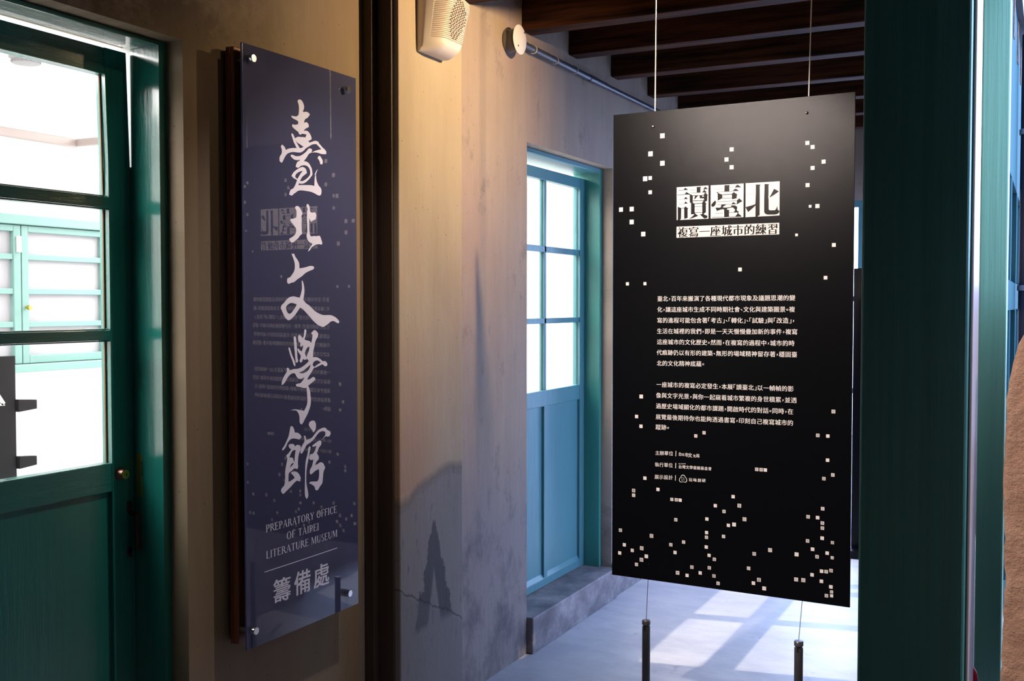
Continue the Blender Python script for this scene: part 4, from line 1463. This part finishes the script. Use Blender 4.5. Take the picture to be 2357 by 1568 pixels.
def TL(org, x0_, y0_, x1_, y1_, t_):
    T(org, [(x0_, y0_ - t_ / 2), (x1_, y1_ - t_ / 2), (x1_, y1_ + t_ / 2), (x0_, y0_ + t_ / 2)])


T1 = (1550, 415); T2 = (1630, 415); T3 = (1710, 410)
T(T1, [(365, 355), (430, 268), (520, 335), (515, 352)]); TL(T1, 195, 369, 370, 360, 14)
T(T1, [(410, 512), (470, 425), (600, 500), (700, 546), (960, 545), (1095, 530), (1140, 455), (1125, 443), (1165, 443), (1168, 458), (1250, 540),
       (1225, 560), (1222, 735), (1140, 785), (1195, 845), (1175, 870), (1175, 1155), (1095, 1215), (1130, 1250), (1210, 1270), (1238, 1315),
       (1210, 1360), (1140, 1385), (1095, 1365), (950, 1225), (1035, 1225), (1045, 1170), (1045, 850), (1030, 830), (1090, 740), (1110, 690),
       (1100, 655), (960, 655), (945, 562), (905, 555), (850, 600), (800, 660), (750, 690), (778, 600), (770, 562), (706, 562), (700, 740),
       (705, 810), (770, 850), (770, 1165), (790, 1200), (900, 1285), (720, 1355), (600, 1392), (575, 1392), (650, 1340), (740, 1260),
       (755, 1220), (640, 1235), (640, 820), (598, 812), (592, 520)],
  [(1035, 575), (1050, 555), (1075, 548), (1105, 560), (1110, 580), (1090, 598), (1060, 600), (1040, 590)])
TL(T1, 145, 535, 420, 514, 17); TL(T1, 706, 748, 1090, 736, 20); TL(T1, 735, 850, 1040, 836, 20); TL(T1, 770, 950, 1042, 943, 12)
TL(T1, 770, 1168, 1042, 1164, 16); TL(T1, 820, 1056, 990, 1048, 6)
T(T1, [(845, 245), (1000, 240), (975, 300), (980, 445), (845, 452)])
T(T1, [(1085, 325), (1150, 235), (1240, 310), (1235, 322)]); T(T1, [(1035, 440), (1110, 360), (1130, 362), (1208, 430), (1200, 440)])
TL(T1, 980, 337, 1090, 324, 8); TL(T1, 640, 470, 850, 458, 9); TL(T1, 585, 358, 795, 348, 6); T(T1, [(1100, 318), (1135, 318), (1130, 368), (1108, 368)])
T(T1, [(385, 685), (445, 598), (520, 667), (515, 678)]); TL(T1, 190, 697, 390, 685, 7)
T(T1, [(390, 845), (440, 765), (520, 837), (510, 845)]); TL(T1, 190, 860, 395, 850, 7)
T(T1, [(160, 970), (185, 965), (280, 1005), (285, 1020), (275, 1390), (240, 1428), (235, 1460), (160, 1460), (165, 1350)])
T(T1, [(385, 1003), (435, 945), (540, 1020), (515, 1045), (515, 1360), (395, 1395), (392, 1020)]); TL(T1, 280, 1015, 392, 1010, 14)
TL(T1, 318, 1312, 355, 1310, 7)
T(T2, [(595, 180), (780, 175), (765, 230), (765, 400), (590, 408)]); T(T2, [(965, 262), (1050, 160), (1110, 190), (1185, 240), (1175, 258)])
T(T2, [(885, 395), (975, 305), (1040, 325), (1100, 375), (1095, 388)]); TL(T2, 280, 433, 900, 396, 8); TL(T2, 180, 318, 540, 295, 4); TL(T2, 790, 275, 970, 262, 6)
T(T2, [(310, 430), (355, 430), (375, 470), (500, 515), (515, 530), (510, 650), (400, 710), (350, 732), (345, 480)]); TL(T2, 500, 524, 862, 508, 20)
T(T2, [(850, 500), (930, 428), (1060, 515), (1035, 550), (1030, 650), (870, 690), (862, 650), (862, 530)]); TL(T2, 505, 657, 865, 641, 12)
T(T2, smoothloop([(260, 730), (285, 790), (270, 870), (225, 935), (175, 960), (130, 945), (118, 900), (140, 850), (200, 780)], 3))
T(T2, [(1045, 725), (1125, 650), (1240, 760), (1150, 800), (1045, 870), (1040, 830)]); TL(T2, 315, 778, 1050, 740, 10); TL(T2, 335, 885, 1050, 856, 10)
T(T2, [(845, 858), (910, 785), (1010, 852)])
T(T2, [(475, 880), (665, 872), (530, 965), (560, 985), (700, 985), (845, 958), (820, 910), (950, 905), (1030, 940), (1055, 990), (1030, 1080),
       (1060, 1105), (1115, 1145), (1090, 1168), (1085, 1190), (1210, 1298), (1200, 1307), (985, 1307), (1062, 1210), (1060, 1160), (920, 1158), (970, 1100), (970, 1060), (900, 985), (850, 985), (700, 1015), (670, 1040),
       (700, 1065), (775, 1080), (755, 1110), (755, 1310), (585, 1325), (578, 1060), (540, 1045), (450, 1060), (320, 1112), (265, 990),
       (430, 990), (465, 965)])
TL(T2, 750, 1169, 1080, 1157, 12); TL(T2, 145, 1346, 1200, 1306, 16); TL(T2, 255, 1198, 530, 1183, 10)
T(T3, [(470, 232), (645, 238), (610, 275), (605, 1340), (545, 1370), (530, 1410), (455, 1410), (458, 990), (360, 1080), (192, 1228), (95, 1050),
       (300, 995), (445, 945), (455, 900), (470, 500)])
T(T3, [(785, 215), (950, 220), (925, 260), (925, 600), (915, 700), (930, 760), (930, 1130), (970, 1165), (1160, 1160), (1210, 1100),
       (1245, 1000), (1255, 1130), (1325, 1195), (1290, 1270), (1220, 1305), (1130, 1318), (880, 1318), (800, 1280), (770, 1230), (770, 800)])
T(T3, [(1130, 388), (1310, 485), (1270, 505), (1100, 625), (960, 708)]); TL(T3, 155, 590, 420, 572, 5)
line(ik, '複寫一座城市的練習', (1559.5, 535.3), (1792, 526.2), OFF2, off=-0.012, size=0.98, dil=(-.036, -.018, 0, .018, .036))
ik.build('black_print', M_ink, bpan, recalc=False)

# fixing screws and cables
for q in ((1503.6, 291.3), (1857, 260), (1492.5, 1299.6), (1841.9, 1339.2)):
    u0, v0 = buv(*q)
    m = MB()
    a, d_ = bp(u0, v0, 0.0), NRM
    kk = 1.0 if q[1] < 700 else 0.45
    m.lathe(a, d_, [(0, .0052 * kk), (.003 * kk, .0050 * kk), (.0055 * kk, .0034 * kk), (.0062 * kk, 0.0)], 18)
    m.build('screw', M_chrome if q[1] < 700 else M_dark, hp, smooth=True)
for (qb, qt, zt) in (((1507, 256), (1510, 0), 2.806), ((1861, 222), (1868, 0), 2.806)):
    u0, v0 = buv(*qb)
    p0 = bp(u0, HB - .001, -.003)
    rt = ray(*qt)
    tt = ((p0 - CAM).dot(NRM)) / rt.dot(NRM)
    p1 = CAM + rt * tt
    p1 = p0 + (p1 - p0) * ((zt - p0.z) / (p1.z - p0.z))
    MB().cyl(p0, p1, .0021, n=8).build('suspension_cable', M_cable, hp, smooth=True)

YP = (O_.y + (O_ + U_ * WB).y) / 2 - .003
for i, (qb, qt, qc) in enumerate((((1491, 1335), (1487.5, 1427), (1487.5, 1440)), ((1846, 1382), (1838.5, 1475), (1838.5, 1490)))):
    u0, _v = buv(*qb)
    p0 = bp(u0, .002, -.003)
    pt = on(qt[0], qt[1], 1, p0.y)
    wc = MB().cyl(p0, (pt.x, p0.y, pt.z + .002), .0011, n=8)
    wc.build('suspension_cable', M_wire, hp, smooth=True)
    t = empty('cable_post', (pt.x, p0.y, 0))
    tag(t, ('slim grey floor post anchoring the left lower cable of the black board', 'slim grey floor post anchoring the right lower cable of the black board')[i], 'post', 'cable posts under the black board')
    zt = pt.z
    # slotted tube: collar, slot, tube, foot plate
    R = 0.0150
    MB().lathe((pt.x, p0.y, 0.006), (0, 0, 1), [(0, R), (zt - .030, R)], 28).build('tube', M_darksteel, t, smooth=True)
    cap_ = MB().lathe((pt.x, p0.y, zt - .017), (0, 0, 1), [(0, R + .0008), (.014, R + .0010), (.0165, R - .001), (.017, .004)], 28).build('cap', M_steel, t, smooth=True)
    MB().cyl((pt.x, p0.y, zt - .024), (pt.x, p0.y, zt - .017), R - .003, n=20).build('neck', M_darksteel, t, smooth=True)
    MB().box(pt.x - .0035, pt.x + .0025, p0.y - R - .0006, p0.y - R + .004, zt - .038, zt - .017).build('cable_slot', M_dark, t)
    MB().lathe((pt.x, p0.y, 0), (0, 0, 1), [(0, .055), (.005, .055), (.006, .053)], 28).build('foot_plate', M_darksteel, t, smooth=True)
